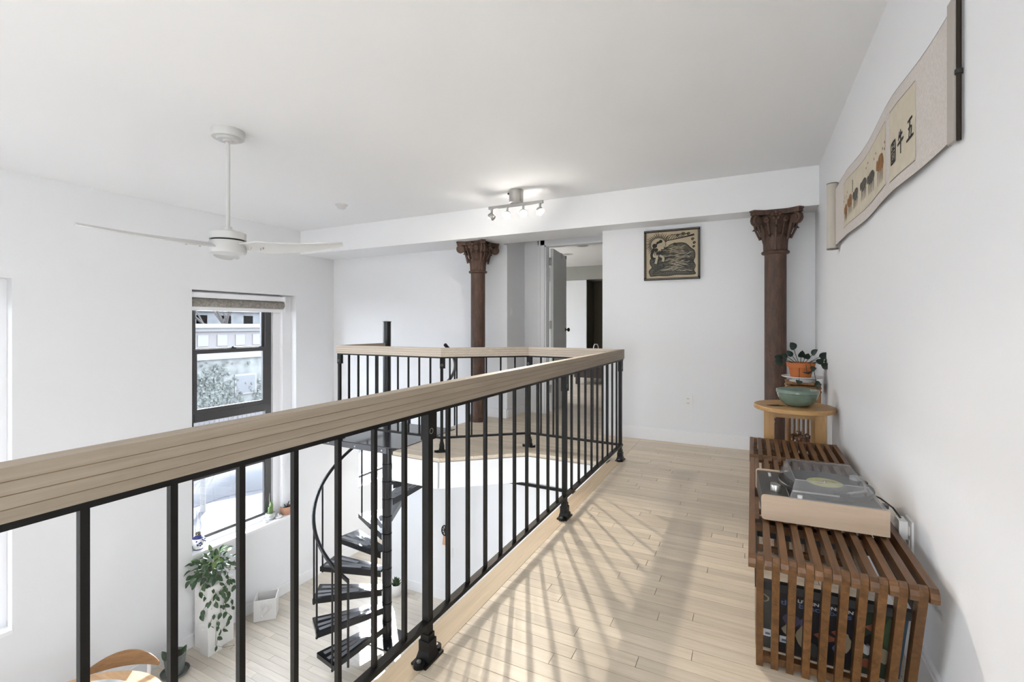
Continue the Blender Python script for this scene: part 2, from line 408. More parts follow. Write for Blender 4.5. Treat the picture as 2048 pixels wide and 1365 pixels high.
BL = ['roller blind rolled up at the head of the window beyond the ceiling fan', 'roller blind rolled up in the window at the left edge', 'roller blind rolled up in the window behind the spiral stairs', 'roller blind rolled up in the window behind the viewer', 'roller blind rolled up in the bedroom window']
for i, (a, c) in enumerate(WIN[:3]):
    r = thing('roller_blind', BL[i], 'blind', (XL, a, 0), group='roller blinds in the tall windows')
    B().box(-.135, .01, 1.425, -.035, 1.20, 1.485).box(-.14, 1.19, 1.285, -.03, 1.20, 1.485).build('cassette', M_reveal, r, local=True)
    B().tube([(-.085, .015, 1.375), (-.085, 1.188, 1.375)], .052, 20).build('fabric_roll', M_blind, r, 40, local=True)
    B().box(-.125, .015, 1.282, -.075, 1.188, 1.325).build('bottom_bar', M_reveal, r, local=True)
    B().tube([(-.06, 1.17, 1.30), (-.058, 1.172, .2), (-.06, 1.17, -.72)], .0022, 5).build('cord', M_white, r, local=True)
    B().lathe([(.002, 0), (.006, .004), (.006, .03), (.002, .036)], (-.06, 1.17, -.755), 8).build('cord_pull', M_white, r, 40, local=True)

# bedroom door
d1 = sgroup('door_1', (-2.335, YD, 0))
def frm(bx0, bx1):
    return None
B().box(-2.425, YD-.018, 0, -2.335, YD, 2.19).box(-2.41, YD-.026, 0, -2.39, YD-.018, 2.19).build('casing', M_trim, d1)
B().box(-2.425, YD-.018, 2.125, -1.41, YD, 2.215).box(-2.425, YD-.028, 2.195, -1.41, YD-.018, 2.215).build('casing', M_trim, d1)
B().box(-1.50, YD-.018, 0, -1.41, YD, 2.19).build('casing', M_trim, d1)
B().box(-2.337, YD-.005, 0, -2.317, YD+.11, 2.125).box(-1.52, YD-.005, 0, -1.50, YD+.11, 2.125).box(-2.337, YD-.005, 2.105, -1.50, YD+.11, 2.125).build('jamb', M_trim, d1)
LR = Matrix.Translation((-2.297, YD+.135, 0)) @ Matrix.Rotation(math.radians(8), 4, 'Z')
leaf = B().box(-.021, 0, .012, .021, .78, 2.10).xf(LR).build('door_leaf', M_door, d1)
B().cyl((.0, .715, 1.05), (.030, .715, 1.05), .026, 16).cyl((.030, .715, 1.05), (.05, .715, 1.05), .010, 10).ball((.066, .715, 1.05), .028, 14, 10, (.75, 1, 1)).xf(LR).build('knob', mat('knob_bronze', (.06, .045, .03), .3, .8), leaf, 40)
for hz in (1.93, 1.12, .30): B().box(-2.322, YD+.095, hz-.05, -2.300, YD+.137, hz+.05).cyl((-2.308, YD+.115, hz-.052), (-2.308, YD+.115, hz+.052), .007, 8).build('hinge', M_steel, d1)
B().box(-.02, .46, 2.10, .026, .49, 2.106).box(.021, .46, 2.03, .026, .49, 2.106).xf(LR).build('over_door_hook', M_steel, leaf)
B().box(-.02, .735, 2.10, .026, .765, 2.106).box(.021, .735, 2.06, .026, .765, 2.106).xf(LR).build('over_door_hook', M_dark, leaf)

# rooms beyond the bedroom door
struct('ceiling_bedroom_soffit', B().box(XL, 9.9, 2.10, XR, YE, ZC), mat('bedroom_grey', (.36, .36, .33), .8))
M_ward = mat('wardrobe_white', (.78, .79, .81), .4)
wd = thing('wardrobe', 'white sliding wardrobe panel at the far end of the bedroom', 'wardrobe', (-3.2, 9.9, 0))
B().box(-4.4, 9.93, .05, -3.205, 9.97, 2.095).build('door', M_ward, wd)
B().box(-3.205, 10.48, 0, -1.6, 10.55, 2.095).box(-3.235, 9.975, 0, -3.205, 10.48, 2.095).box(-1.95, 9.975, 0, -1.92, 10.48, 2.095).box(-3.2, 9.975, .0, -1.95, 10.48, .04).build('carcass', mat('closet_dark', (.10, .085, .06), .8), wd)
bd = thing('bed', 'dark wooden low bed seen through the bedroom doorway', 'bed', (-2.2, 9.0, 0))
M_bedw = mat('bed_wood', (.028, .016, .011), .4)
B().box(-3.0, 8.55, .13, -1.2, 9.75, .33).build('frame', M_bedw, bd)
for bx, by in ((-2.98, 8.57), (-1.24, 8.57), (-2.98, 9.67), (-1.24, 9.67)): B().box(bx, by, 0, bx+.07, by+.07, .14).build('leg', M_bedw, bd)
B().box(-2.97, 8.58, .33, -1.23, 9.72, .50).build('mattress', mat('bedding', (.05, .045, .042), .9), bd)
bag = thing('bag', 'small dark bag with a pale grey arched handle in the bedroom', 'bag', (-2.665, 8.85, .5))
B().tube([(-2.715, 8.85, .60), (-2.71, 8.85, .70), (-2.69, 8.85, .745), (-2.64, 8.85, .745), (-2.62, 8.85, .70), (-2.615, 8.85, .60)], .012, 8).build('handle', M_steel, bag, 50)
B().box(-2.75, 8.78, .50, -2.58, 8.92, .66).build('body', M_dark, bag)
for k, (px, py) in enumerate(((-2.96, 8.1), (-2.44, 7.35))):
    r = thing('recessed_light', ['recessed ceiling light nearer the bedroom door leaf', 'recessed ceiling light nearer the doorway right jamb'][k], 'light', (px, py, ZC))
    B().lathe([(.055, -.001), (.085, -.006), (.095, -.003), (.095, 0)], (px, py, ZC), 24, False).build('trim_ring', M_steel, r, 40)
    B().lathe([(.001, -.002), (.056, -.002)], (px, py, ZC), 24, False).build('lens', mat('recess_lens', (.35, .34, .32), .5), r)
# ------------------------------------------------------------------ balcony railing
RT, RBm = 0.9167, 0.837
rl = thing('balcony_railing', 'black metal balcony railing with pale wooden handrail around the stair opening', 'railing', (-.97, 3.93, 0))
PTS = [(-.970, YB), (-.970, 3.93), (-1.832, 3.975), (-2.441, 3.462), (-3.662, 3.45), (-3.664, 4.09)]
def mitre(pts, w):
    L, R = [], []
    n = len(pts)
    for i in range(n):
        p = Vector(pts[i]); ds = []
        if i > 0: ds.append((p - Vector(pts[i-1])).normalized())
        if i < n-1: ds.append((Vector(pts[i+1]) - p).normalized())
        ns = [Vector((-d.y, d.x)) for d in ds]; m = sum(ns, Vector((0, 0)))
        m.normalize(); k = (w/2) / max(.3, m.dot(ns[0]))
        L.append(p + m*k); R.append(p - m*k)
    return L, R
def runs(name, w, z0, z1, mats, rng=None):
    L, R = mitre(PTS, w)
    for i in range(len(PTS)-1):
        m = mats[i] if isinstance(mats, list) else mats
        a, c = L[i], L[i+1]; d, e = R[i+1], R[i]
        B().prism([tuple(e), tuple(d), tuple(c), tuple(a)], z0, z1).build(name, m, rl)
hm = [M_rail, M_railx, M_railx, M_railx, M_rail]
# laminated handrail: four boards with fine recessed glue lines
hh = (RT - RBm)/4
for k in range(4):
    L, R = mitre(PTS, .0447 - (0 if k % 2 else .0006))
    for i in range(len(PTS)-1):
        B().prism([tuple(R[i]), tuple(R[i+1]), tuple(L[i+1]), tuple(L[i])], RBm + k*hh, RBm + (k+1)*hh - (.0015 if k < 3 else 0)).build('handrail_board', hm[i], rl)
runs('handrail_core', .0425, RBm+.002, RT-.003, M_joint)
runs('top_bar', .032, RBm-.013, RBm, M_black)
runs('bottom_bar', .028, .116, .132, M_black)
bal_me = B().box(-.0065, -.0065, .13, .0065, .0065, RBm-.012).mesh('baluster', M_black)
post_me = B().box(-.0128, -.0128, 0, .0128, .0128, RBm-.003).mesh('post', M_black)
foot = B().box(-.021, -.021, .030, .021, .021, .068)
foot.box(-.0165, -.0165, .068, .0165, .0165, .088)
foot._add([(-.030,-.030,0),(.030,-.030,0),(.030,.030,0),(-.030,.030,0),(-.021,-.021,.034),(.021,-.021,.034),(.021,.021,.034),(-.021,.021,.034)], [(0,3,2,1),(4,5,6,7),(0,1,5,4),(1,2,6,5),(2,3,7,6),(3,0,4,7)])
foot.box(-.030, -.050, 0, .030, .050, .008)
for s in (-1, 1): foot.cyl((0, s*.047, 0), (0, s*.047, .016), .019, 12)
foot_me = foot.mesh('post_foot', M_black)
scr_me = [B().cyl((0, s*.047, .016), (0, s*.047, .021), .0075, 10).mesh('foot_screw', M_screw) for s in (-1, 1)]
rng_me = B().tube([(.0135 + .0*0, .009*math.cos(t), .765 + .009*math.sin(t)) for t in [2*PI*k/12 for k in range(12)]], .003, 6, closed=True).mesh('bolt_ring', M_screw, 50)
brk_me = B().box(-.016, -.016, .735, .016, .030, RBm-.006).mesh('bracket', M_black)
def post(x, y, rz=0):
    p = obj('post', post_me, rl); p.location = (x, y, 0); p.rotation_euler = (0, 0, rz)
    for nm, me in (('post_foot', foot_me), ('foot_screw', scr_me[0]), ('foot_screw', scr_me[1]), ('bolt_ring', rng_me), ('bracket', brk_me)):
        c = bpy.data.objects.new(nm, me); COL.objects.link(c); c.parent = p
def baluster(x, y, rz=0):
    o = obj('baluster', bal_me, rl); o.location = (x, y, 0); o.rotation_euler = (0, 0, rz)
for i in range(-2, 4):
    py = 1.297 + (i-1)*1.307
    if py < YB: continue
    post(-.972, py)
    if i < 3:
        for k in range(9): baluster(-.972, py + .1195 + k*.1335)
def seg(i, n, end=True):
    p, q = Vector(PTS[i]), Vector(PTS[i+1]); d = q - p; rz = math.atan2(d.y, d.x)
    for k in range(n): c = p + d*((k+1)/(n+1)); baluster(c.x, c.y, rz)
    if end: post(q.x, q.y, rz + PI/2)
seg(1, 6); seg(2, 5); seg(3, 9); seg(4, 4, False)

# ------------------------------------------------------------------ spiral staircase
SX, SY, SR = -3.666, 4.142, 0.775
st = thing('spiral_staircase', 'black metal spiral staircase rising from the lower floor to the balcony', 'staircase', (SX, SY, ZL))
RISE, Z1, STEP, A0 = 0.1955, -2.215, 22.7, 260.0
B().tube([(SX, SY, ZL), (SX, SY, 1.15)], .044, 20).build('pole', M_stair, st, 40)
B().lathe([(.05, 0), (.05, .006), (.03, .012), (.0, .012)], (SX, SY, 1.15), 20).build('pole_cap', M_stair, st, 40)
B().box(SX-.17, SY-.17, ZL, SX+.17, SY+.17, ZL+.012).build('base_plate', M_stair, st)
bolts = B()
for sx in (-1, 1):
    for sy in (-1, 1): bolts.cyl((SX+sx*.14, SY+sy*.14, ZL+.012), (SX+sx*.14, SY+sy*.14, ZL+.024), .010, 8)
bolts.build('base_bolts', M_screw, st)
# one tread in local coordinates (pole axis at origin, walking line along +x)
ha = math.radians(11.0)
def tpt(r, s, inset=0):
    if r < .1: return Vector((r, s*(.045 - inset), 0))
    return Vector((r*math.cos(ha)/1.0, s*(r*math.sin(ha) - inset), 0))
i0, i1, o0, o1 = tpt(.05, -1), tpt(.05, 1), tpt(SR, -1), tpt(SR, 1)
tr = B().slab([i0 - Vector((0,0,.008)), o0 - Vector((0,0,.008)), o1 - Vector((0,0,.008)), i1 - Vector((0,0,.008))], (0,0,1), .008)
for a, c, s in ((i0, o0, -1), (i1, o1, 1)):
    n = Vector((-(c-a).y, (c-a).x, 0)).normalized() * (-s)*.006 * -1
    q = [a - Vector((0,0,.075)), c - Vector((0,0,.052)), c, a]
    tr.slab(q, n.normalized(), .006 if s < 0 else .006)
tr.slab([o0 - Vector((0,0,.052)), o1 - Vector((0,0,.052)), o1, o0], (-1,0,0), .006)
tread_me = tr.mesh('tread', M_stair)
grips = []
for (r0, r1, f) in ((.40, .72, -.62), (.20, .60, .05), (.44, .74, .10), (.30, .73, .66)):
    a = Vector((r0, f*(r0*math.sin(ha)), .0006)); c = Vector((r1, f*(r1*math.sin(ha)), .0006)); d = (c-a).normalized(); n = Vector((-d.y, d.x, 0))*.022
    grips.append(B().slab([a-n, c-n, c+n, a+n], (0,0,1), .0012).mesh('grip_strip', M_grip))
slv = B().lathe([(.045, -.175), (.052, -.172), (.052, .004), (.0545, .006), (.0545, .014), (.045, .017)], (0,0,0), 20, False).mesh('sleeve', M_stair, 40)
H0, HA = -1.366, 283.0
HEND = 2.0
HS = (0.915 - H0)/(HA - HEND)
def hz(a): return H0 + HS*(HA - a)
NT = 11
for k in range(NT):
    a = A0 - STEP*k; z = Z1 + RISE*k
    t = obj('tread', tread_me, st); t.location = (SX, SY, z); t.rotation_euler = (0, 0, math.radians(a))
    for g in grips:
        c = bpy.data.objects.new('grip_strip', g); COL.objects.link(c); c.parent = t
    c = bpy.data.objects.new('sleeve', slv); COL.objects.link(c); c.parent = t
    ab = math.radians(a + 8.5); R2 = SR - .012
    x, y = SX + R2*math.cos(ab), SY + R2*math.sin(ab)
    bb = B().tube([(x, y, z-.065), (x, y, hz(a+8.5))], .0105, 8); bb.ball((x, y, z-.07), .014, 8, 6)
    bb.build('stair_baluster', M_stair, st, 50)
pts = []
a = HA
while a >= HEND:
    t = math.radians(a); R2 = SR - .012; pts.append((SX + R2*math.cos(t), SY + R2*math.sin(t), hz(a))); a -= 5
hr = B().tube(pts, .019, 10); hr.build('stair_handrail', M_stair, st, 50)
t = math.radians(HA); B().tube([(SX+.763*math.cos(t), SY+.763*math.sin(t), -2.20), (SX+.763*math.cos(t), SY+.763*math.sin(t), H0)], .0125, 8).build('stair_baluster', M_stair, st, 50)
t = math.radians(HEND+9); B().tube([(SX+.763*math.cos(t), SY+.763*math.sin(t), 0.0), (SX+.763*math.cos(t), SY+.763*math.sin(t), hz(HEND+9))], .0105, 8).build('stair_baluster', M_stair, st, 50)
B().prism([(-3.74, 3.335), (-2.83, 3.355), (-2.83, 4.26), (-3.60, 4.26), (-3.74, 4.2)], -.004, .006).build('landing_plate', mat('landing_plate_metal', (.035, .035, .04), .14), st)
B().box(-3.83, 3.345, -.056, -2.97, 3.356, -.004).box(-3.735, 3.36, -.05, -3.72, 4.1, -.004).box(-2.865, 3.36, -.05, -2.855, 4.2, -.004).build('landing_bracket', mat('landing_bracket_metal', (.10, .10, .11), .3), st)
br = B()
for bx in (-3.70, -3.35, -3.02): br.cyl((bx, 3.345, -.03), (bx, 3.338, -.03), .009, 8)
br.build('bracket_bolts', M_screw, st)

# ------------------------------------------------------------------ cast iron columns
def capital(cl):
    H = ZB
    P = dict(parent=cl, local=True)
    B().lathe([(.105, 0), (.105, .05), (.088, .07), (.083, .09), (.083, H-.36), (.085, H-.355)], (0,0,0), 28).build('shaft', M_iron, smooth=40, **P)
    cap_z = H - .345
    B().lathe([(.083, -.014), (.102, -.008), (.109, .003), (.104, .013), (.083, .018)], (0,0,cap_z), 28, False).build('necking_ring', M_iron, smooth=60, **P)
    B().lathe([(.078, 0), (.080, .06), (.089, .14), (.110, .21), (.140, .265), (.150, .285)], (0,0,cap_z+.015), 28, False).build('bell', M_iron, smooth=60, **P)
    poly = []; s = .178
    for q in range(4):
        a0 = q*PI/2
        for (u, v) in ((s-.022, -s-.012), (s+.012, -s+.022), (s-.034, -s*.45), (s-.046, 0), (s-.034, s*.45)):
            poly.append((u*math.cos(a0) - v*math.sin(a0), u*math.sin(a0) + v*math.cos(a0)))
    B().prism(poly, H-.040, H-.012).prism([(x*1.035, y*1.035) for x, y in poly], H-.014, H).build('abacus', M_iron, **P)
    # corner volutes
    for q in range(4):
        a0 = q*PI/2 + PI/4; c = Vector((.203*math.cos(a0), .203*math.sin(a0), H-.085)); d = Vector((math.cos(a0), math.sin(a0), 0)); up = Vector((0,0,1)); sd = Vector((-d.y, d.x, 0))
        v = B()
        sp = []
        for k in range(26):
            tt = k/25; an = PI*0.5 - tt*4.2*PI; rr = .044*(1-tt*.8)
            sp.append(c + d*(rr*math.cos(an)) + up*(rr*math.sin(an)))
        for off in (-.013, .013): v.tube([p + sd*off for p in sp], [.013*(1-.5*k/25) for k in range(26)], 7)
        v.cyl(c - sd*.024, c + sd*.024, .030, 14)
        v.tube([Vector((.12*d.x, .12*d.y, cap_z+.10)), Vector((.14*d.x, .14*d.y, cap_z+.19)), Vector((.175*d.x, .175*d.y, H-.055)), c + up*.042], [.010, .014, .018, .013], 8)
        v.build('volute', M_iron, smooth=60, **P)
        # smaller inner scrolls
        for s2 in (-1, 1):
            v2 = B(); a1 = a0 + s2*.36; d1_ = Vector((math.cos(a1), math.sin(a1), 0)); c1 = d1_*.163 + Vector((0,0,H-.085)); sd1 = Vector((-d1_.y, d1_.x, 0))*s2
            v2.tube([c1 + sd1*(.024*(1-k/14*.75)*math.cos(PI/2+k*.75)) + up*(.024*(1-k/14*.75)*math.sin(PI/2+k*.75)) for k in range(15)], .0075, 6)
            v2.tube([d1_*.10 + Vector((0,0,cap_z+.12)), d1_*.135 + Vector((0,0,cap_z+.2)), c1 + up*.024], .008, 6)
            v2.build('scroll', M_iron, smooth=60, **P)
    # flowers in the middle of each side
    for q in range(4):
        a0 = q*PI/2; d = Vector((math.cos(a0), math.sin(a0), 0)); sd = Vector((-d.y, d.x, 0)); c = d*.165 + Vector((0,0,H-.052))
        fbm = B()
        for k in range(5):
            t = 2*PI*k/5 + PI/2; e = c + sd*(.026*math.cos(t)) + Vector((0,0,1))*(.026*math.sin(t)); fbm.ball(e, .0185, 8, 6)
        fbm.ball(c + d*.016, .012, 8, 6)
        fbm.tube([d*.115 + Vector((0,0,cap_z+.12)), d*.15 + Vector((0,0,cap_z+.2)), c], .009, 6)
        fbm.build('rosette', M_iron, smooth=60, **P)
    # acanthus leaves in two tiers
    def leaf(a, h, r0, r1, w):
        d = Vector((math.cos(a), math.sin(a), 0)); sd = Vector((-d.y, d.x, 0)); rows = []
        n = 9
        for i in range(n):
            t = i/(n-1); z = cap_z + .02 + h*math.sin(min(1, t*1.12)*PI/2) - (max(0, t-.82))*h*.9
            r = r0 + (r1-r0)*(t**2.2); ww = w*(.65 + .55*math.sin(PI*min(1, t*.95+.1))) * (1 - .75*max(0, t-.7)/.3)
            ww *= 1 + .16*(-1)**i
            row = []
            for s in (-1, -.5, 0, .5, 1):
                row.append(d*(r + .006*(1-abs(s)) + (.005 if s == 0 else 0)) + sd*(ww*s) + Vector((0,0,z)))
            rows.append(row)
        lb = B().grid(rows)
        rows2 = [[p - d*.012 for p in r] for r in rows]; lb.grid(rows2, True)
        lb.build('acanthus_leaf', M_iron, smooth=50, **P)
    for q in range(8): leaf(q*PI/4 + PI/8, .130, .082, .128, .031)
    for q in range(8): leaf(q*PI/4, .215, .081, .168, .030)
    return cl
c1 = thing('cast_iron_column', 'brown cast iron column with leafy capital standing beside the bedroom doorway', 'column', (-2.855, 4.775, 0), group='old cast iron columns')
capital(c1)
dup(c1, (.178, 4.635, 0), 0, 'brown cast iron column with leafy capital in the corner behind the round side table')
# ------------------------------------------------------------------ ceiling fan
FX, FY = -3.067, 1.944
fan = thing('ceiling_fan', 'white three-bladed ceiling fan hanging on a long rod', 'ceiling fan', (FX, FY, ZC))
fc = (FX, FY, 0)
B().lathe([(.0, 2.318), (.028, 2.318), (.030, 2.328), (.066, 2.328), (.068, 2.342), (.094, 2.342), (.098, 2.350), (.098, ZC)], fc, 32).build('canopy', M_fan, fan, 35)
B().cyl((FX, FY, 2.33), (FX, FY, 1.75), .0125, 14).build('downrod', M_fan, fan, 40)
B().lathe([(.0, 1.762), (.024, 1.762), (.026, 1.745), (.042, 1.742), (.044, 1.724), (.0, 1.724)], fc, 24).build('rod_collar', M_fan, fan, 35)
B().lathe([(.0, 1.726), (.100, 1.726), (.107, 1.720), (.107, 1.676), (.0, 1.676)], fc, 32).build('motor_housing', M_fan, fan, 35)
B().lathe([(.095, 1.678), (.095, 1.664)], fc, 32, False).build('shadow_gap', M_dark, fan)
B().lathe([(.0, 1.666), (.104, 1.666), (.109, 1.655), (.109, 1.600), (.104, 1.588), (.070, 1.584), (.0, 1.584)], fc, 32).build('motor_base', M_fan, fan, 35)
def blade_mesh():
    top, bot = [], []
    n = 18
    for i in range(n+1):
        t = i/n; x = .085 + t*.675
        if t < .22: c = .085 + (t/.22)**1.2*.095
        else: c = .18 - (t-.22)/.78*.105
        if t > .94: c *= 1 - (t-.94)/.06*.55
        pitch = -math.radians(17 - 7*t); rz = []
        sweep = .02*math.sin(t*PI) - .02*t
        dz = .010*t - .022*math.sin(t*PI)*.5
        for j in range(7):
            s = j/6 - .5; cam_ = .010*(1 - (2*s)**2)
            rz.append(Vector((x, sweep + s*c*math.cos(pitch), dz + s*c*math.sin(pitch) + cam_)))
        top.append([p + Vector((0, 0, .0035)) for p in rz]); bot.append([p - Vector((0, 0, .0035)) for p in rz])
    m = B().grid(top, True).grid(bot)
    e = lambda a, c: m.grid([a, c])
    e([r[0] for r in bot], [r[0] for r in top]); e([r[-1] for r in top], [r[-1] for r in bot]); e(top[-1], bot[-1]); e(bot[0], top[0])
    return m
bm_ = blade_mesh().mesh('blade', M_fan, 45)
sm_ = [B().cyl((sx, sy, -.020), (sx, sy, -.008), .006, 8).mesh('blade_screw', M_screw) for (sx, sy) in ((.16, -.02), (.20, .025), (.24, -.015))]
for k, dg in enumerate((-1, 119, 238)):
    o = obj('blade', bm_, fan); o.location = (FX, FY, 1.632); o.rotation_euler = (0, 0, math.radians(dg) + YAW)
    for sm in sm_: c = bpy.data.objects.new('blade_screw', sm); COL.objects.link(c); c.parent = o

# ------------------------------------------------------------------ ceiling track light
TX, TY = -2.0, 4.03
tl = thing('track_light', 'brushed steel ceiling spotlight bar with four lit bulbs', 'light', (TX, TY, ZC))
B().lathe([(.0, ZC-.125), (.060, ZC-.125), (.066, ZC-.118), (.068, ZC-.004), (.064, ZC)], (TX+.01, TY, 0), 28).build('canopy', M_steel, tl, 35)
B().box(TX-.285, TY-.012, ZC-.152, TX+.285, TY+.012, ZC-.126).build('bar', M_steel, tl)
B().ball((TX-.062, TY-.02, ZC-.03), .010, 8, 6).build('thumb_screw', M_dark, tl, 50)
AIM = [(-5.2, 4.2, 0.3), (-1.4, 0.9, 0.0), (-0.45, 1.5, 0.0), (-0.05, 3.0, 0.0)]
EN = [5, 10, 70, 8]
for k, bx in enumerate((TX-.255, TX-.085, TX+.085, TX+.255)):
    B().cyl((bx, TY, ZC-.152), (bx, TY, ZC-.190), .011, 10).build('swivel_arm', M_steel, tl, 40)
    hp = Vector((bx, TY, ZC-.222)); d = (Vector(AIM[k]) - hp).normalized()
    q = d.to_track_quat('Z', 'Y').to_matrix().to_4x4()
    sh = B().lathe([(.016, -.034), (.030, -.026), (.037, -.008), (.038, .014), (.035, .014), (.033, -.006), (.020, -.020)], (0,0,0), 20, False).xf(Matrix.Translation(hp) @ q)
    s_ = sh.build('spot_ring', M_steel, tl, 45)
    B().ball((0, 0, 0), .029, 14, 10, (1, 1, .8)).xf(Matrix.Translation(hp + d*.004) @ q).build('bulb', M_bulb, s_, 60)
    ld = bpy.data.lights.new('spot_beam', 'SPOT'); ld.energy = EN[k]; ld.color = (1.0, .89, .74); ld.spot_size = math.radians(54 if k == 2 else 110); ld.spot_blend = 0.75; ld.shadow_soft_size = .02
    lo = bpy.data.objects.new('spot_beam', ld); COL.objects.link(lo); lo.location = hp + d*.045; lo.rotation_euler = d.to_track_quat('-Z', 'Y').to_euler()
    lo.parent = tl; lo.matrix_parent_inverse = Matrix.Translation((TX, TY, ZC)).inverted()

sd = thing('smoke_detector', 'small round white smoke detector on the ceiling', 'smoke detector', (-3.885, 3.685, ZC))
B().lathe([(.0, ZC-.012), (.062, ZC-.012), (.066, ZC-.006), (.066, ZC)], (-3.885, 3.685, 0), 28).build('base', M_fan, sd, 35)
B().lathe([(.0, ZC-.040), (.034, ZC-.040), (.046, ZC-.032), (.050, ZC-.012)], (-3.885, 3.685, 0), 28).build('cover', M_fan, sd, 35)

# ------------------------------------------------------------------ outlets and switches
def plate(name, label, cat, c, n, w, h, kind):
    """wall plate: c centre on the wall, n wall normal (unit, horizontal)"""
    c = Vector(c); n = Vector(n); s = Vector((-n.y, n.x, 0)); u = Vector((0,0,1))
    t = thing(name, label, cat, c)
    def bx(nm, cs, cu, w_, h_, d0, d1, m):
        B().slab([c + s*(cs-w_/2) + u*(cu-h_/2) + n*d0, c + s*(cs+w_/2) + u*(cu-h_/2) + n*d0, c + s*(cs+w_/2) + u*(cu+h_/2) + n*d0, c + s*(cs-w_/2) + u*(cu+h_/2) + n*d0], n, d1-d0).build(nm, m, t)
    bx('cover_plate', 0, 0, w, h, 0, .006, M_white)
    if kind == 'outlet':
        for z in (-.021, .021):
            bx('socket', 0, z, .033, .030, .006, .0085, M_white)
            for sx in (-.007, .007): bx('slot', sx, z+.003, .003, .010, .0085, .009, M_dark)
    else:
        ng = 2 if w > .09 else 1
        for i in range(ng):
            bx('rocker', (i-(ng-1)/2)*.046, 0, .032, .064, .006, .011, M_white)
    return t
plate('wall_outlet', 'white double outlet low on the far wall under the framed print', 'outlet', (-.538, YR, .399), (0,-1,0), .078, .120, 'outlet')
plate('light_switch', 'white light switch on the shaded wall beside the bedroom door', 'switch', (-2.62, 5.185, 1.283), (1,0,0), .085, .115, 'switch')
plate('light_switch', 'white double light switch on the lower wall seen through the railing', 'switch', (-3.47, YL, -1.78), (0,-1,0), .15, .12, 'switch')
plate('wall_outlet', 'white outlet on the right wall beside the record player', 'outlet', (XR, 2.04, .405), (-1,0,0), .075, .118, 'outlet')
ad = thing('power_adapter', 'white plug adapter in the outlet beside the record player', 'adapter', (XR, 2.10, .42))
B().box(XR-.033, 2.03, .395, XR-.009, 2.085, .455).build('adapter_body', M_white, ad)
B().tube([(XR-.022, 2.06, .455), (XR-.035, 2.10, .475), (XR-.06, 2.15, .487), (XR-.085, 2.20, .487), (XR-.086, 2.215, .487)], .003, 6).build('cable', M_dark, ad, 50)
# ornaments on the lower wall
t = thing('wall_ornament', 'small round black openwork medallion on the lower wall', 'ornament', (-3.51, YL, -1.52))
B().tube([(-3.51 + .052*math.cos(a), YL-.008, -1.52 + .066*math.sin(a)) for a in [2*PI*k/20 for k in range(20)]], .007, 6, closed=True).build('ring', M_black, t, 60)
b = B()
for k in range(4):
    a = PI*k/4; b.tube([(-3.51 - .05*math.cos(a), YL-.008, -1.52 - .063*math.sin(a)), (-3.51 + .05*math.cos(a), YL-.008, -1.52 + .063*math.sin(a))], .005, 5)
b.ball((-3.51, YL-.008, -1.52), .018, 8, 6, (1, .5, 1)); b.build('spokes', M_black, t)
t = thing('wall_hanging', 'small peach coloured hanging below the black medallion', 'hanging', (-3.50, YL, -1.63))
B().slab([(-3.545, YL-.006, -1.70), (-3.452, YL-.006, -1.70), (-3.468, YL-.006, -1.585), (-3.53, YL-.006, -1.585)], (0,-1,0), .014).build('panel', mat('peach', (.62, .36, .24), .8), t)
t = thing('door_track', 'dark sliding door track high on the lower wall', 'track', (-2.27, YL, -.75))
B().box(-2.66, YL-.03, -.765, -.4, YL-.006, -.735).build('rail', M_black, t)
B().box(-2.64, YL-.006, ZL+.14, -1.9, YL, -.77).build('door_panel', M_trim, t)
B().box(-1.89, YL-.006, ZL+.14, -1.1, YL, -.77).build('door_panel', M_trim, t)

# ------------------------------------------------------------------ ribbons for flat print
def ribbon(mb, pts, wds, f):
    n = len(pts); rows = []
    if not hasattr(wds, '__len__'): wds = [wds]*n
    A, C = [], []
    for i, p in enumerate(pts):
        a = Vector(pts[max(0, i-1)]); c = Vector(pts[min(n-1, i+1)]); d = c - a
        if d.length < 1e-9: d = Vector((1, 0))
        d.normalize(); nn = Vector((-d.y, d.x)) * (wds[i]/2); p = Vector(p)
        A.append(f(*(p + nn))); C.append(f(*(p - nn)))
    mb.grid([C, A])
def smooth2(pts, k=4):
    out = []
    n = len(pts)
    for i in range(n-1):
        p0, p1, p2, p3 = (Vector(pts[max(0, i-1)]), Vector(pts[i]), Vector(pts[i+1]), Vector(pts[min(n-1, i+2)]))
        for j in range(k):
            t = j/k; out.append(tuple(.5*((2*p1) + (-p0+p2)*t + (2*p0-5*p1+4*p2-p3)*t*t + (-p0+3*p1-3*p2+p3)*t**3)))
    out.append(tuple(pts[-1])); return out

# ------------------------------------------------------------------ framed woodcut print on the far wall
AX0, AX1, AZ0, AZ1 = -.941, -.431, 1.550, 2.031
fr = thing('framed_print', 'framed black and tan woodcut print of a figure blowing a long horn', 'picture', (-.686, YR, 1.79))
M_frame = mat('frame_black', (.010, .009, .008), .5, spec=.2); M_fsilver = mat('frame_inner', (.36, .32, .26), .5)
fw = .018
for (x0, z0, x1, z1) in ((AX0, AZ0, AX1, AZ0+fw), (AX0, AZ1-fw, AX1, AZ1), (AX0, AZ0+fw, AX0+fw, AZ1-fw), (AX1-fw, AZ0+fw, AX1, AZ1-fw)):
    f_ = B().box(x0, YR-.030, z0, x1, YR, z1).build('frame_side', M_frame, fr)
    cx, cz = (x0+x1)/2, (z0+z1)/2; hx, hzz = max(.0014, (x1-x0)/2-.0076), max(.0014, (z1-z0)/2-.0076)
    B().box(cx-hx, YR-.0315, cz-hzz, cx+hx, YR-.030, cz+hzz).build('gilt_line', M_fsilver, f_)
B().box(AX0+fw, YR-.012, AZ0+fw, AX1-fw, YR-.002, AZ1-fw).build('paper', mat('print_paper', (.50, .41, .28), .9), fr)
pw, ph = AX1-AX0-2*fw, AZ1-AZ0-2*fw
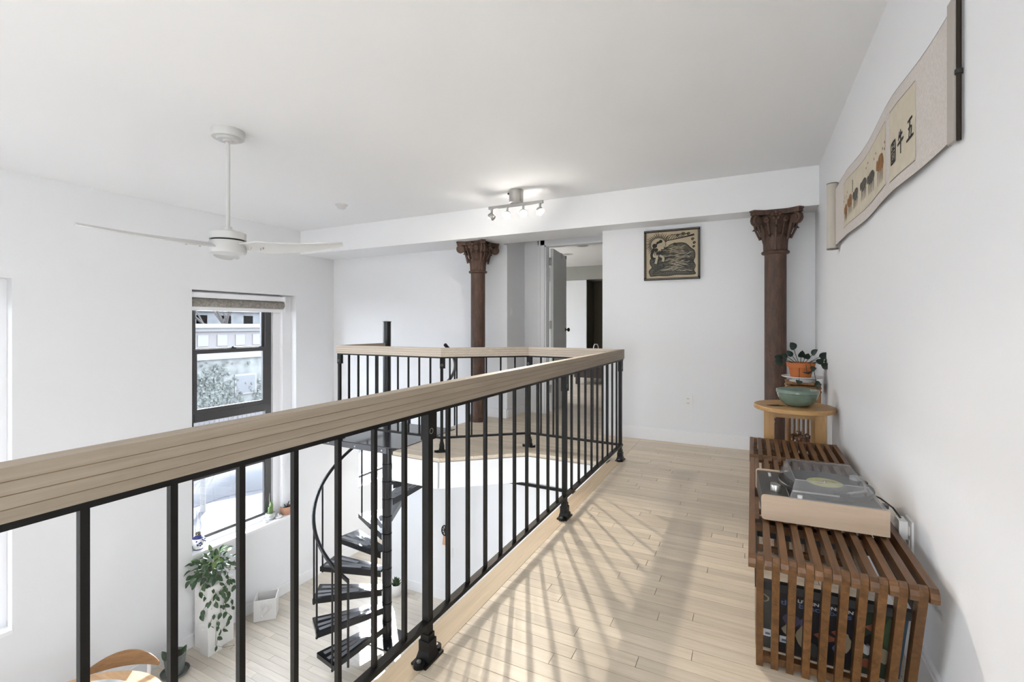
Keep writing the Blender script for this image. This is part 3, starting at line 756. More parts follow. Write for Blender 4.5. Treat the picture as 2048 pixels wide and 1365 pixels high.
def fA(k):
    yy = YR - .0125 - k*.0004
    return lambda a, c: Vector((AX0+fw + a*pw, yy, AZ0+fw + c*ph))
M_olive = mat('print_olive', (.075, .070, .048), .9); M_ink = mat('print_ink', (.012, .011, .009), .9); M_tan = mat('print_tan', (.44, .38, .27), .9)
ra = random.Random(11)
# printed ground
b = B(); f0 = fA(0)
land_ = smooth2([(.09,.05),(.06,.16),(.12,.24),(.08,.33),(.10,.43),(.22,.44),(.30,.56),(.40,.66),(.50,.72),(.62,.74),(.76,.72),(.86,.62),(.93,.55),(.94,.42),(.91,.34),(.95,.24),(.92,.14),(.95,.07),(.80,.06),(.6,.07),(.42,.05),(.25,.06)], 4)
ctr = (.5, .38)
b._add([f0(*ctr)] + [f0(*p) for p in land_], [(0, i+1, (i+1) % len(land_) + 1) for i in range(len(land_))])
b.build('printed_ground', M_olive, fr)
b = B(); f2 = fA(2)
ribbon(b, land_ + [land_[0]], .018, f2)
for k in range(15):
    c0 = .10 + k*.040; bow = .05 + .05*math.sin(k*1.3)
    x0 = .12 + .02*(k % 3) + max(0, (c0-.45))*.9; x1 = .93 - max(0, c0-.45)*.5
    pts = [(x0 + (x1-x0)*t, c0 + bow*math.sin(PI*t) - .10*t*(k > 6) + .012*math.sin(t*40+k)) for t in [i/22 for i in range(23)]]
    ribbon(b, pts, [.009 + .009*abs(math.sin(i*1.7+k)) for i in range(23)], f2)
    for i in range(2, 21, 2): ribbon(b, [pts[i], (pts[i][0] + ra.uniform(-.015, .02), pts[i][1] + ra.uniform(.02, .045))], .008, f2)
# sun rays and crescent, figure, horn, curls
sc_ = (.24, .73)
for k in range(30):
    t = math.radians(20 + k*9.5); r0, r1 = .155, .155 + ra.uniform(.07, .12)
    ribbon(b, [(sc_[0] + r0*math.cos(t), sc_[1] + r0*math.sin(t)), (sc_[0] + r1*math.cos(t+.08), sc_[1] + r1*math.sin(t+.08))], [.022, .006], f2)
for rr in (.148,): ribbon(b, [(sc_[0] + rr*math.cos(t), sc_[1] + rr*math.sin(t)) for t in [2*PI*k/40 for k in range(41)]], .010, f2)
for (x, y, r) in ((.20,.62,.04), (.17,.71,.05), (.245,.76,.045), (.29,.80,.035)):
    b._add([f2(x, y)] + [f2(x + r*math.cos(t), y + r*math.sin(t)) for t in [2*PI*k/12 for k in range(12)]], [(0, k+1, (k+1) % 12 + 1) for k in range(12)])
ribbon(b, [(.38,.80),(.6,.835),(.78,.865),(.93,.895)], [.014,.022,.028,.040], f2)
ribbon(b, smooth2([(.16,.66),(.11,.54),(.12,.45),(.16,.42)], 5), [.05]*16, f2)
ribbon(b, [(.20,.54),(.30,.55)], .05, f2)
ribbon(b, [(.52,.62),(.56,.74),(.60,.66),(.64,.62)], [.01,.05,.07,.01], f2)
ribbon(b, smooth2([(.21,.46),(.25,.32),(.20,.20),(.14,.10),(.20,.06)], 5), .012, f2)
ribbon(b, smooth2([(.28,.47),(.38,.42),(.33,.34),(.36,.24)], 5), .012, f2)
for (x, y, r) in ((.72,.93,.035), (.82,.92,.032), (.90,.80,.03), (.93,.72,.028), (.62,.90,.03), (.92,.64,.026)):
    ribbon(b, [(x + r*(1-k/26)*math.cos(k*.55), y + r*(1-k/26)*math.sin(k*.55)) for k in range(22)], .012, f2)
for k in range(7): ribbon(b, smooth2([(.38+.05*k, .80+.012*k), (.42+.05*k, .88), (.47+.05*k, .92), (.52+.055*k, .93)], 4), .011, f2)
for k in range(16):
    x = .28 + k*.042; ribbon(b, [(x, .055), (x+.02, .10+.02*math.sin(k)), (x+.045, .15)], [.010, .008, .003], f2)
b.build('ink_lines', M_ink, fr)
b = B(); f3 = fA(3)
for (x, y, r) in ((.30,.72,.085),):
    b._add([f3(x, y)] + [f3(x + r*math.cos(t), y + .55*r*math.sin(t)) for t in [2*PI*k/16 for k in range(16)]], [(0, k+1, (k+1) % 16 + 1) for k in range(16)])
ribbon(b, [(sc_[0] + .13*math.cos(t), sc_[1] + .13*math.sin(t)) for t in [math.radians(60 + k*8) for k in range(20)]], .022, f3)
ribbon(b, smooth2([(.22,.50),(.21,.42),(.19,.32)], 5), .045, f3); ribbon(b, smooth2([(.27,.50),(.34,.44),(.33,.36)], 5), .045, f3)
for k in range(24):
    c0 = .10 + k*.0235; x0 = ra.uniform(.25, .62)
    ribbon(b, [(x0 + .05*i, c0 + .05 + .012*math.sin(i*2.0+k)) for i in range(7)], [.004,.013,.006,.014,.005,.012,.003], f3)
b.build('light_lines', M_tan, fr)
B().box(AX0+fw, YR-.0165, AZ0+fw, AX1-fw, YR-.0155, AZ1-fw).build('glazing', glassy('picture_glass', (.99,.99,.99), .012), fr)

# ------------------------------------------------------------------ hanging scroll on the right wall
scr_ = thing('hanging_scroll', 'long horizontal paper scroll with calligraphy and brush painting on the right wall', 'scroll', (XR, 2.55, 1.77))
M_paper = mat('scroll_paper', (.60, .555, .52), .9, bump=.15, bscale=120, var=.08, vscale=120)
M_silk = mat('scroll_silk', (.58, .52, .41), .9, var=.05, vscale=20); M_line = mat('scroll_line', (.05, .045, .04), .8)
SY0, SY1 = 1.625, 3.470
def sx_(y): return XR - .012 - .010*(1 - math.cos((y-1.62)*2*PI/.92))*.5 - (.012 if y > 3.2 else 0)*(y-3.2)/.27
def zt(y): return 1.948 - .012*math.sin((y-1.62)*2*PI/.92) - .012*(SY1-y)/(SY1-SY0)*0
def zb(y): return 1.603 - .006*math.sin((y-1.62)*2*PI/.92)
def patch(y0, y1, zf0, zf1, off, nm, m, par, th=.0):
    rows = []
    n = max(2, int((y1-y0)/.03))
    for i in range(n+1):
        y = y0 + (y1-y0)*i/n; rows.append([(sx_(y)-off, y, zf0(y)), (sx_(y)-off, y, zf1(y))])
    mb = B().grid(rows, True)
    if th: mb.grid([[(p[0]+th, p[1], p[2]) for p in r] for r in rows])
    return mb.build(nm, m, par, 60)
pp = patch(SY0, SY1, zb, zt, 0, 'paper', M_paper, scr_, .0015)
def off_(f, d): return lambda y: f(y) + d
patch(SY0, SY1, off_(zt, -.001), off_(zt, .0006), .0006, 'border_line', M_line, scr_)
patch(SY0, SY1, off_(zb, -.0006), off_(zb, .001), .0006, 'border_line', M_line, scr_)
for (y0, y1, a, c) in ((2.286, 3.225, .052, -.052), (1.905, 2.215, .040, -.048)):
    sk = patch(y0, y1, off_(zb, a), off_(zt, c), .0008, 'silk_panel', M_silk, scr_)
    patch(y0, y1, off_(zb, a), off_(zb, a+.0018), .0014, 'panel_line', M_line, sk); patch(y0, y1, off_(zt, c-.0018), off_(zt, c), .0014, 'panel_line', M_line, sk)
def fS(y, z): return Vector((sx_(y) - .0018, y, z))
def char(strokes, yc, zc, s, mb):
    # a runs to the viewer's right (towards -y), c runs up
    for pts, wd in strokes:
        P = [(yc - (p[0]-.5)*s, zc + (p[1]-.5)*s*1.05) for p in pts]
        n = len(P); ribbon(mb, P[::-1], [1.3*wd*s*(1 if 0 < i < n-1 else .75) for i in range(n)], fS)
WU = [([(.22,.84),(.5,.87),(.80,.90)], .10), ([(.52,.86),(.46,.55),(.36,.16)], .10), ([(.28,.54),(.55,.58),(.70,.56),(.64,.18)], .10), ([(.05,.12),(.5,.15),(.97,.17)], .11)]
NIU = [([(.38,.93),(.30,.76),(.18,.62)], .09), ([(.30,.72),(.55,.75),(.80,.79)], .10), ([(.05,.46),(.5,.50),(.95,.54)], .11), ([(.54,.98),(.54,.5),(.54,.02)], .11)]
TU = [([(.12,.94),(.12,.5),(.12,.04)], .10), ([(.12,.92),(.5,.94),(.88,.94),(.90,.5),(.88,.05)], .11), ([(.36,.82),(.66,.83),(.66,.70),(.36,.69),(.36,.82)], .07), ([(.22,.59),(.5,.61),(.80,.61)], .07), ([(.5,.70),(.5,.60),(.5,.50)], .07),
      ([(.28,.48),(.74,.49),(.74,.18),(.28,.17),(.28,.48)], .07), ([(.42,.39),(.60,.40),(.60,.27),(.42,.26),(.42,.39)], .06), ([(.12,.07),(.5,.07),(.88,.08)], .10)]
b = B(); char(WU, 1.955, 1.755, .078, b); char(NIU, 2.058, 1.750, .082, b); char(TU, 2.155, 1.742, .080, b)
b.build('calligraphy', M_ink, scr_)
# generic brush-wash animals and seals: soft blobs, not a copy of a known painting
M_wb = mat('wash_brown', (.26, .125, .045), .9, var=.3, vscale=30); M_wg = mat('wash_grey', (.085, .075, .065), .9, var=.3, vscale=30); M_seal = mat('seal_mark', (.30, .12, .08), .9)
rb = random.Random(5)
def blob(mb, y, z, ry, rz):
    n = 14; mb._add([fS(y, z)] + [fS(y + ry*math.cos(t)*(1+.15*math.sin(3*t+y*9)), z + rz*math.sin(t)*(1+.12*math.cos(2*t+y*5))) for t in [2*PI*k/n for k in range(n)]], [(0, (k+1) % n + 1, k+1) for k in range(n)])
br_, gr_ = B(), B()
for (y, z, ry, m, s) in ((2.38, 1.775, .062, 0, 1.25), (2.56, 1.765, .058, 1, 1), (2.70, 1.770, .050, 1, 1), (2.86, 1.765, .050, 1, .95), (3.00, 1.765, .060, 0, 1), (3.13, 1.748, .048, 0, .9)):
    t = br_ if m == 0 else gr_
    blob(t, y, z, ry, .030*s); blob(t, y + ry*1.05, z + .004, .018, .020*s)
    for k in range(4): ly = y - ry*.75 + k*ry*.5; ribbon(gr_ if k % 2 else t, [(ly, z - .02*s), (ly + .004, z - .068*s)], [.012, .004], fS)
for (y, z, n) in ((2.30, 1.83, 3), (2.47, 1.84, 2), (2.62, 1.845, 2), (2.93, 1.85, 5), (3.08, 1.83, 2), (3.17, 1.82, 2)):
    for k in range(n): blob(gr_ if n > 3 else br_, y + (0 if n > 3 else .035*(k % 2)), z - .013*k, .007, .006)
br_.build('brown_wash', M_wb, scr_)['kind'] = 'stuff'; gr_.build('grey_wash', M_wg, scr_)['kind'] = 'stuff'
B().tube([(XR-.036, 3.500, 1.588), (XR-.036, 3.500, 1.985)], .030, 20).build('roller', mat('scroll_roller', (.50, .46, .40), .85), scr_, 40)
B().tube([(XR-.036, 3.500, 1.984), (XR-.036, 3.500, 1.990)], .031, 20).tube([(XR-.036, 3.500, 1.583), (XR-.036, 3.500, 1.589)], .031, 20).build('roller_cap', mat('roller_cap', (.15, .13, .11), .6), scr_, 40)
B().box(XR-.018, 1.596, 1.592, XR-.010, 1.640, 1.962).build('end_strip', mat('scroll_strip', (.42, .385, .35), .85), scr_)
B().tube([(XR-.010, 1.586, 1.588), (XR-.010, 1.586, 1.968)], .0055, 10).build('hanging_rod', mat('rod_brown', (.022, .015, .010), .6, spec=.2), scr_, 40)
B().tube([(XR-.010, 1.586, 1.757), (XR-.010, 1.586, 1.768)], .0085, 10).build('cord_tie', M_dark, scr_, 40)
# ------------------------------------------------------------------ slatted benches
U = .0215
def prof(mb, x0, x1, yz):
    n = len(yz); q = [(x0, y, z) for y, z in yz] + [(x1, y, z) for y, z in yz]
    fs = [tuple(range(n)), tuple(range(2*n-1, n-1, -1))]
    for i in range(n): j = (i+1) % n; fs.append((i, n+i, n+j, j))
    return mb._add(q, fs)
def slat_yz(y0, y1, rn=True, rf=True):
    a = [(y0+.010, .381), (y0+.001, .386), (y0, .398), (y0+.005, .411), (y0+.016, .420)] if rn else [(y0, .381), (y0, .420)]
    c = [(y1-.016, .420), (y1-.005, .411), (y1, .398), (y1-.001, .386), (y1-.010, .381)] if rf else [(y1, .420), (y1, .381)]
    return a + c
def bench(label, y0, y1, x0, split):
    t = thing('slat_bench', label, 'bench', (x0 + 10.5*U, (y0+y1)/2, 0), group='slatted wooden benches along the right wall')
    w_ = U - .0011
    for i in range(11):
        x = x0 + 2*i*U
        e = y1 if (split is None or i == 0) else split
        prof(B(), x, x+w_, slat_yz(y0, e)).build('top_slat', M_walnut, t)
    if split is not None:
        for j in range(10):
            x = x0 + (2*j+1)*U; prof(B(), x, x+w_, slat_yz(split-.05, y1)).build('top_slat', M_walnut, t)
    def leg(yt, s):
        # s=+1: near end leaning towards +y at the floor
        f = lambda d, z: (yt + s*d, z)
        return [f(.148, 0), f(.182, 0), f(.046, .398), f(.040, .414), f(.028, .4195), f(.016, .4185), f(.009, .408), f(.010, .396)]
    for j in range(10):
        x = x0 + (2*j+1)*U
        a = leg(y0, 1); prof(B(), x, x+w_, a).build('leg_slat', M_walnut, t)
        if split is None or True:
            a = leg(y1, -1)[::-1]; prof(B(), x, x+w_, [(yy, zz - (.0 if split is None else .04)*(zz > .3)) for yy, zz in a]).build('leg_slat', M_walnut, t)
    for yy in (y0+.150, y1-.205): B().box(x0+U, yy+.012, .008, x0+20*U, yy+.040, .030).build('bottom_rail', M_walnut, t)
    for fy in (.33, .67):
        yy = y0 + (y1-y0)*fy; B().box(x0+.004, yy-.02, .352, x0+21*U-.005, yy+.02, .381).build('cross_brace', M_walnut, t)
    return t
bench('long slatted wooden bench carrying the record player, nearest the viewer', 1.612, 2.832, -.010, 2.33)
bench('short slatted wooden bench between the record player and the round side table', 2.862, 3.340, -.012, None)

# ------------------------------------------------------------------ record player
rpz = math.radians(2.6); RX, RY = .030, 1.918
tt = thing('record_player', 'plywood record player under a clear dust cover on the slatted bench', 'record player', (RX, RY, .4205), rpz)
P = dict(parent=tt, local=True)
W_, D_ = .372, .350
M_ply = wood('turntable_ply', (.46, .345, .245), (.55, .425, .315), .45, (1.2, 14, 14), 2.0, .03); M_plyd = mat('turntable_edge', (.60, .47, .34), .5); M_deck = mat('turntable_deck', (.030, .029, .028), .42)
def rr_poly(x0, y0, x1, y1, r, n=5, corners=(1,1,1,1)):
    out = []
    for (cx, cy, a0, on) in ((x1-r, y0+r, -PI/2, corners[0]), (x1-r, y1-r, 0, corners[1]), (x0+r, y1-r, PI/2, corners[2]), (x0+r, y0+r, PI, corners[3])):
        if on:
            for k in range(n+1): t = a0 + PI/2*k/n; out.append((cx + r*math.cos(t), cy + r*math.sin(t)))
        else: out.append((cx + r*(1 if cx > (x0+x1)/2 else -1), cy + r*(1 if cy > (y0+y1)/2 else -1)))
    return out
# plinth as a U-bent shell: front and back panels with rounded left edges, dark deck between
for y0, y1 in ((0, .012), (D_-.012, D_)):
    poly = rr_poly(0, .006, W_, .092, .012, 5, (0, 0, 1, 1))
    q = [(x, y0, z) for x, z in poly]; B().slab(q, (0,1,0), y1-y0).build('plinth_panel', M_ply, **P)
B().box(.004, .012, .010, .012, D_-.012, .0865).build('plinth_side', M_deck, **P); B().box(W_-.012, .012, .006, W_-.002, D_-.012, .088).build('plinth_side', M_ply, **P)
B().box(.012, .012, .010, W_-.012, D_-.012, .0865).build('deck', M_deck, **P)
for fx in (.03, W_-.03):
    for fy in (.04, D_-.04): B().cyl((fx, fy, 0), (fx, fy, .010), .014, 12).build('foot', M_dark, **P)
PC = (.222, .195)
B().lathe([(.0, .088), (.148, .088), (.152, .092), (.152, .101), (.148, .104), (.0, .104)], (PC[0], PC[1], 0), 40).build('platter', mat('platter_black', (.02, .02, .02), .35), smooth=35, **P)
kb = B().lathe([(.0, .110), (.016, .110), (.017, .107), (.017, .087)], (.052, .085, 0), 20); kb.build('knob', M_screw, smooth=35, **P)
B().lathe([(.0, .104), (.013, .104), (.013, .087)], (.050, .118, 0), 20).build('knob', M_screw, smooth=35, **P)
B().box(.042, .265, .0865, .052, .315, .0885).box(.043, .285, .0885, .051, .297, .094).build('pitch_slider', M_screw, **P)
ar = B().lathe([(.0, .118), (.020, .118), (.022, .087)], (.338, .285, 0), 18); ar.tube([(.338, .285, .120), (.345, .20, .122), (.330, .10, .119), (.268, .065, .113)], .004, 8)
ar.build('tonearm', M_steel, smooth=40, **P)
B().box(.225, .050, .104, .272, .074, .116).build('headshell', M_dark, **P)
B().box(.10, .030, .108, .24, .036, .112).build('arm_rest', M_steel, **P)
# dust cover
M_acr = glassy('acrylic', (.90, .905, .92), .13, .02)
x0, x1, y0, y1, zb_, zt_ = .088, W_-.004, .004, D_-.012, .093, .152
X0, X1, Y0, Y1 = .108, W_-.050, .030, D_-.045
q = lambda x, y, z: Vector((x, y, z))
b = B()
bot = [q(x0,y0,zb_), q(x1,y0,zb_), q(x1,y1,zb_), q(x0,y1,zb_)]; top = [q(X0,Y0,zt_), q(X1,Y0,zt_), q(X1,Y1,zt_), q(X0,Y1,zt_)]
b.slab(top, (0,0,1), .003)
for i in range(4):
    j = (i+1) % 4; a, c, d, e = bot[i], bot[j], top[j], top[i]; n = (c-a).cross(e-a).normalized(); b.slab([a, c, d, e], tuple(-n), .003)
b.build('dust_cover', M_acr, **P)
B().tube([top[0], top[1], top[2], top[3]], .0016, 6, closed=True).tube(bot, .0016, 6, closed=True).build('cover_edge', glassy('acrylic_edge', (.8,.8,.82), .45, .2), **P)
for (hx, hy) in ((.12, .012), (.11, .31)): B().cyl((hx, hy, .093), (hx, hy, .103), .008, 10).build('cover_bumper', M_white, **P)
B().box(W_-.010, .03, .088, W_+.004, .055, .100).box(W_-.010, .28, .088, W_+.004, .305, .100).build('hinge', M_deck, **P)
vr = thing('vinyl_record', 'black vinyl record with a yellow-green label on the record player', 'record', (RX, RY, .4205), rpz); P = dict(parent=vr, local=True)
B().lathe([(.0, .1045), (.150, .1045), (.150, .1062), (.0, .1066)], (PC[0], PC[1], 0), 48).build('disc', mat('vinyl', (.012, .012, .012), .25), smooth=35, **P)
B().lathe([(.0, .1068), (.058, .1068)], (PC[0], PC[1], 0), 36, False).build('record_label', mat('record_label', (.52, .54, .20), .6), **P)
B().lathe([(.012, .1071), (.016, .1071)], (PC[0]+.018, PC[1]+.012, 0), 20, False).lathe([(.020, .1071), (.022, .1071)], (PC[0]+.018, PC[1]+.012, 0), 20, False).box(PC[0]-.035, PC[1]-.020, .1069, PC[0]-.005, PC[1]-.017, .1071).box(PC[0]-.03, PC[1]-.012, .1069, PC[0]-.002, PC[1]-.010, .1071).build('label_print', mat('label_ink', (.25, .12, .10), .7), **P)
B().cyl((PC[0], PC[1], .104), (PC[0], PC[1], .112), .003, 8).build('spindle', M_screw, tt, local=True)

# ------------------------------------------------------------------ records under the bench
def text_mesh(s, size, mat_, bold=0):
    cu = bpy.data.curves.new('text', 'FONT'); cu.body = s; cu.size = size; cu.align_x = 'LEFT'; cu.offset = bold
    o = bpy.data.objects.new('text_tmp', cu); COL.objects.link(o)
    dg = bpy.context.evaluated_depsgraph_get(); me = bpy.data.meshes.new_from_object(o.evaluated_get(dg))
    bpy.data.objects.remove(o); me.materials.clear(); me.materials.append(mat_); return me
lean = math.radians(23)
def lean_M(x, y): return Matrix.Translation((x, y, .012)) @ Matrix.Rotation(PI/2 - 0, 4, 'X')
def sleeve(label, x, y, w_, h_, col, name='record_sleeve', th=.006):
    o = thing(name, label, 'record sleeve', (x, y, .012)); o.rotation_euler = (lean, 0, 0)
    B().box(0, 0, 0, w_, th, h_).build('cover', col, o, local=True); return o
def spatch(o, a0, b0, a1, b1, col, dy=.0006, nm='print_patch'):
    B().box(a0, -dy, b0, a1, 0, b1).build(nm, col, o, local=True)
def sblob(o, a, c, ra_, rc, col, dy=.0008, nm='print_patch'):
    n = 14; B().slab([(a + ra_*math.cos(2*PI*k/n)*(1+.15*math.sin(k*2.1)), 0, c + rc*math.sin(2*PI*k/n)*(1+.15*math.cos(k*1.7))) for k in range(n)], (0,-1,0), dy).build(nm, col, o, local=True)
def stext(o, s, a, c, size, col, bold=0):
    m = text_mesh(s, size, col, bold); t = bpy.data.objects.new('lettering', m); COL.objects.link(t); t.parent = o; t.location = (a, -.0012, c); t.rotation_euler = (PI/2, 0, 0)
C = lambda n, c, r=.5: mat(n, c, r)
K_dark = C('sleeve_dark', (.022, .020, .024), .3); K_grey = C('sleeve_grey', (.06, .062, .060), .3); K_green = C('sleeve_green', (.035, .052, .033), .3); K_blue = C('sleeve_blue', (.028, .065, .10), .4)
K_w = C('print_white', (.62, .62, .62)); K_lb = C('print_blue', (.10, .15, .27)); K_or = C('print_orange', (.25, .085, .05)); K_be = C('print_beige', (.30, .25, .17)); K_pu = C('print_purple', (.095, .085, .15)); K_clear = glassy('sleeve_plastic', (.93, .93, .94), .10, .05)
s1 = sleeve('dark record sleeve titled LIVE IN LONDON behind the bench leg slats', .078, 1.845, .210, .30, K_dark)
stext(s1, 'LIVE IN LONDON', .050, .252, .0185, K_w, .0006); stext(s1, 'the beach boys', .004, .228, .031, K_lb, .0008)
sblob(s1, .035, .165, .022, .035, K_pu); sblob(s1, .025, .115, .015, .022, K_be); sblob(s1, .072, .165, .018, .018, K_pu); sblob(s1, .070, .10, .020, .05, K_be)
sblob(s1, .128, .125, .026, .018, K_or); sblob(s1, .160, .155, .014, .012, K_or); sblob(s1, .165, .085, .014, .026, K_lb); sblob(s1, .10, .05, .02, .03, K_grey); sblob(s1, .185, .12, .012, .04, K_be)
spatch(s1, .004, .052, .038, .082, K_w, .0014, 'price_sticker'); spatch(s1, .010, .060, .032, .070, K_lb, .002, 'sticker_print')
s2 = sleeve('grey record sleeve with a small white sticker at the left end under the bench', .014, 1.850, .060, .30, K_grey)
sblob(s2, .022, .235, .014, .016, K_be); sblob(s2, .022, .235, .009, .011, K_grey, .0012)
spatch(s2, .016, .060, .044, .092, K_w, .0014, 'price_sticker'); spatch(s2, .026, .068, .040, .078, K_lb, .002, 'sticker_print')
s3 = sleeve('dark green patterned record sleeve at the right under the bench', .290, 1.850, .105, .292, K_green)
spatch(s3, -.004, .0, .002, .285, K_w, .001, 'white_spine')
sblob(s3, .035, .21, .018, .014, K_or); sblob(s3, .035, .15, .022, .03, C('print_black', (.008,.008,.008))); sblob(s3, .026, .115, .018, .024, K_w); sblob(s3, .075, .20, .018, .06, C('print_green', (.06,.10,.05))); sblob(s3, .07, .10, .02, .03, K_be); sblob(s3, .03, .05, .025, .02, K_or)
s4 = sleeve('slim blue record sleeve standing behind the others beside the wall', .375, 1.872, .036, .27, K_blue)
cr = thing('record_crate', 'clear plastic record crate with a black rim under the bench', 'crate', (.2, 1.95, 0))
b = B(); b.box(.008, 1.690, .290, .425, 1.712, .314); b.box(.008, 2.10, .290, .425, 2.115, .312); b.box(.008, 1.712, .290, .018, 2.10, .312); b.box(.415, 1.712, .290, .425, 2.10, .312); b.build('rim', M_dark, cr)
b = B(); b.box(.010, 1.86, .0, .422, 2.112, .010); b.box(.010, 2.105, .010, .422, 2.112, .290); b.box(.010, 1.86, .010, .013, 2.105, .290); b.box(.419, 1.86, .010, .422, 2.105, .290); b.build('shell', K_clear, cr)

# ------------------------------------------------------------------ round side table
SXc, SYc = .243, 3.60
stb = thing('side_table', 'small round pine side table with board legs beside the right wall', 'table', (SXc, SYc, 0))
B().lathe([(.0, .566), (.226, .566), (.232, .570), (.233, .588), (.229, .594), (.0, .595)], (SXc, SYc, 0), 56).build('table_top', M_pine, stb, 30)
M_pinev = wood('table_leg_pine', (.40, .22, .08), (.56, .34, .14), .45, (16, 16, 1.5), 2.2, .12)
for (lx, ly, sx, sy) in ((-.145, -.125, .058, .026), (.135, -.125, .058, .026), (-.145, .125, .026, .058), (.120, .125, .026, .058)):
    B().box(SXc+lx-sx/2, SYc+ly-sy/2, 0, SXc+lx+sx/2, SYc+ly+sy/2, .566).build('leg', M_pinev, stb)
B().box(SXc-.145, SYc-.118, .528, SXc+.135, SYc-.096, .566).build('apron', M_pine, stb); B().box(SXc-.145, SYc+.100, .528, SXc+.120, SYc+.122, .566).build('apron', M_pine, stb)
B().box(SXc-.128, SYc-.11, .520, SXc-.106, SYc+.11, .560).build('apron', M_pinev, stb); B().box(SXc+.106, SYc-.11, .520, SXc+.128, SYc+.11, .560).build('apron', M_pinev, stb)
bw = thing('bowl', 'green glazed bowl with slanted fluting on the round side table', 'bowl', (.262, 3.575, .595))
rows_o = []
n = 48
prf = [(.046, .0), (.062, .004), (.090, .022), (.107, .048), (.1145, .076), (.1155, .085), (.1205, .087), (.1215, .105), (.118, .108)]
for r, z in prf:
    row = []
    for k in range(n+1):
        t = 2*PI*k/n; rr = r*(1 + (.018*math.sin(16*(t + z*6)) if .02 < z < .084 else 0)); row.append((.262 + rr*math.cos(t), 3.575 + rr*math.sin(t), .595+z))
    rows_o.append(row)
B().grid(rows_o).build('outer_wall', M_celadon, bw, 60)
B().lathe([(.118, .108), (.113, .104), (.109, .085), (.095, .055), (.06, .025), (.0, .018)], (.262, 3.575, .595), 48, False).build('inner_wall', M_celadon, bw, 60)
B().lathe([(.104, .080), (.07, .084), (.0, .080)], (.262, 3.575, .595), 30, False).build('contents', M_soil, bw, 60)
lfp = thing('dry_leaf', 'dark flat leaf lying on the round side table left of the bowl', 'leaf', (.13, 3.53, .595))
B().slab([(.085, 3.515, .5955), (.12, 3.50, .5955), (.165, 3.515, .5955), (.19, 3.535, .5955), (.15, 3.545, .5955), (.16, 3.57, .5955), (.12, 3.545, .5955)], (0,0,1), .002).build('blade', M_soil, lfp)

# bamboo plant stand
BX, BY, BH, BW = .333, 4.12, .700, .105
ps = thing('plant_stand', 'square bamboo plant stand in the corner by the column', 'stand', (BX, BY, 0))
for sx in (-1, 1):
    for sy in (-1, 1):
        B().tube([(BX+sx*(BW-.012)*1.0, BY+sy*(BW-.012), 0), (BX+sx*(BW-.012), BY+sy*(BW-.012), BH-.02)], .014, 10).build('leg', M_bamboo, ps, 40)
B().box(BX-BW, BY-BW, BH-.015, BX+BW, BY+BW, BH).box(BX-BW-.004, BY-BW-.004, BH-.010, BX+BW+.004, BY+BW+.004, BH-.003).build('top', M_bamboo, ps)
for z in (BH-.035, BH-.062):
    b = B()
    for s in (-1, 1): b.tube([(BX-BW, BY+s*(BW-.006), z), (BX+BW, BY+s*(BW-.006), z)], .012, 8).tube([(BX+s*(BW-.006), BY-BW, z), (BX+s*(BW-.006), BY+BW, z)], .012, 8)
    b.build('rail', M_bamboo, ps, 40)
B().box(BX-BW+.01, BY-BW+.01, .205, BX+BW-.01, BY+BW-.01, .220).build('shelf', M_bamboo, ps)
b = B()
for k in range(4): x = BX - .045 + .03*k; b.tube([(x, BY+BW-.012, .22), (x, BY+BW-.012, BH-.07)], .009, 7)
b.build('back_canes', M_bamboo, ps, 40)
jg = thing('jug', 'glossy brown ceramic jug on the lower shelf of the bamboo stand', 'jug', (BX-.022, BY-.02, .22))
B().lathe([(.0, 0), (.062, 0), (.070, .015), (.072, .055), (.064, .078), (.035, .090), (.018, .094), (.016, .108), (.020, .112), (.0, .112)], (BX-.022, BY-.02, .220), 28).build('body', M_brown, jg, 45)
B().tube([(BX-.022+.035, BY-.03, .308), (BX-.022+.05, BY-.04, .322), (BX-.022+.065, BY-.04, .305), (BX-.022+.066, BY-.035, .285)], .006, 7).build('handle', M_brown, jg, 50)
pl = thing('plate', 'white footed plate under the terracotta pot', 'plate', (BX, BY, BH))
B().lathe([(.0, 0), (.085, 0), (.088, .010), (.075, .016), (.070, .022), (.125, .030), (.137, .037), (.137, .040), (.120, .036), (.0, .030)], (BX, BY, BH), 40).build('dish', M_cer, pl, 40)
tp = thing('potted_plant', 'round-leaved plant in an orange terracotta pot on the bamboo stand', 'plant', (BX-.01, BY, BH+.031))
pz = BH + .032
B().lathe([(.0, 0), (.066, 0), (.080, .072), (.082, .074), (.090, .074), (.094, .108), (.086, .108), (.080, .095), (.0, .095)], (BX-.01, BY, pz), 32).build('pot', M_terra, tp, 35)
B().lathe([(.083, .096), (.0, .100)], (BX-.01, BY, pz), 24, False).build('soil', M_soil, tp)
def leaf_me(m, L=1.0, Wd=.75, cup=.12, nm='leaf', pointed=.2):
    top = []
    n = 7
    for i in range(n):
        t = i/(n-1); wv = Wd*.5*(math.sin(PI*min(1, (t*.92+.06)))**.7)*(1 - pointed*t)
        if t > .99: wv = .01
        row = []
        for s in (-1, -.5, 0, .5, 1): row.append((t*L, s*wv, cup*(abs(s)*.8)*wv*2 - .22*t*t*L + .03*(s != 0)))
        top.append(row)
    mb = B().grid(top).grid([[(p[0], p[1], p[2]-.012) for p in r] for r in top], True)
    return mb.mesh(nm, m, 60)
LV_d = [leaf_me(M_leafd, 1, .92, .10), leaf_me(M_leafd, 1, .80, .2)]
def put_leaf(me, par, p, d, size, roll=0, up=(0,0,1)):
    d = Vector(d).normalized(); u = Vector(up); y = u.cross(d)
    if y.length < .05: y = Vector((0,1,0)).cross(d)
    y.normalize(); z = d.cross(y)
    R = Matrix((d, y, z)).transposed().to_4x4() @ Matrix.Rotation(roll, 4, 'X')
    o = obj('leaf', me, par); o.matrix_basis = Matrix.Translation(p) @ R @ Matrix.Scale(size, 4)
    return o
rl_ = random.Random(21)
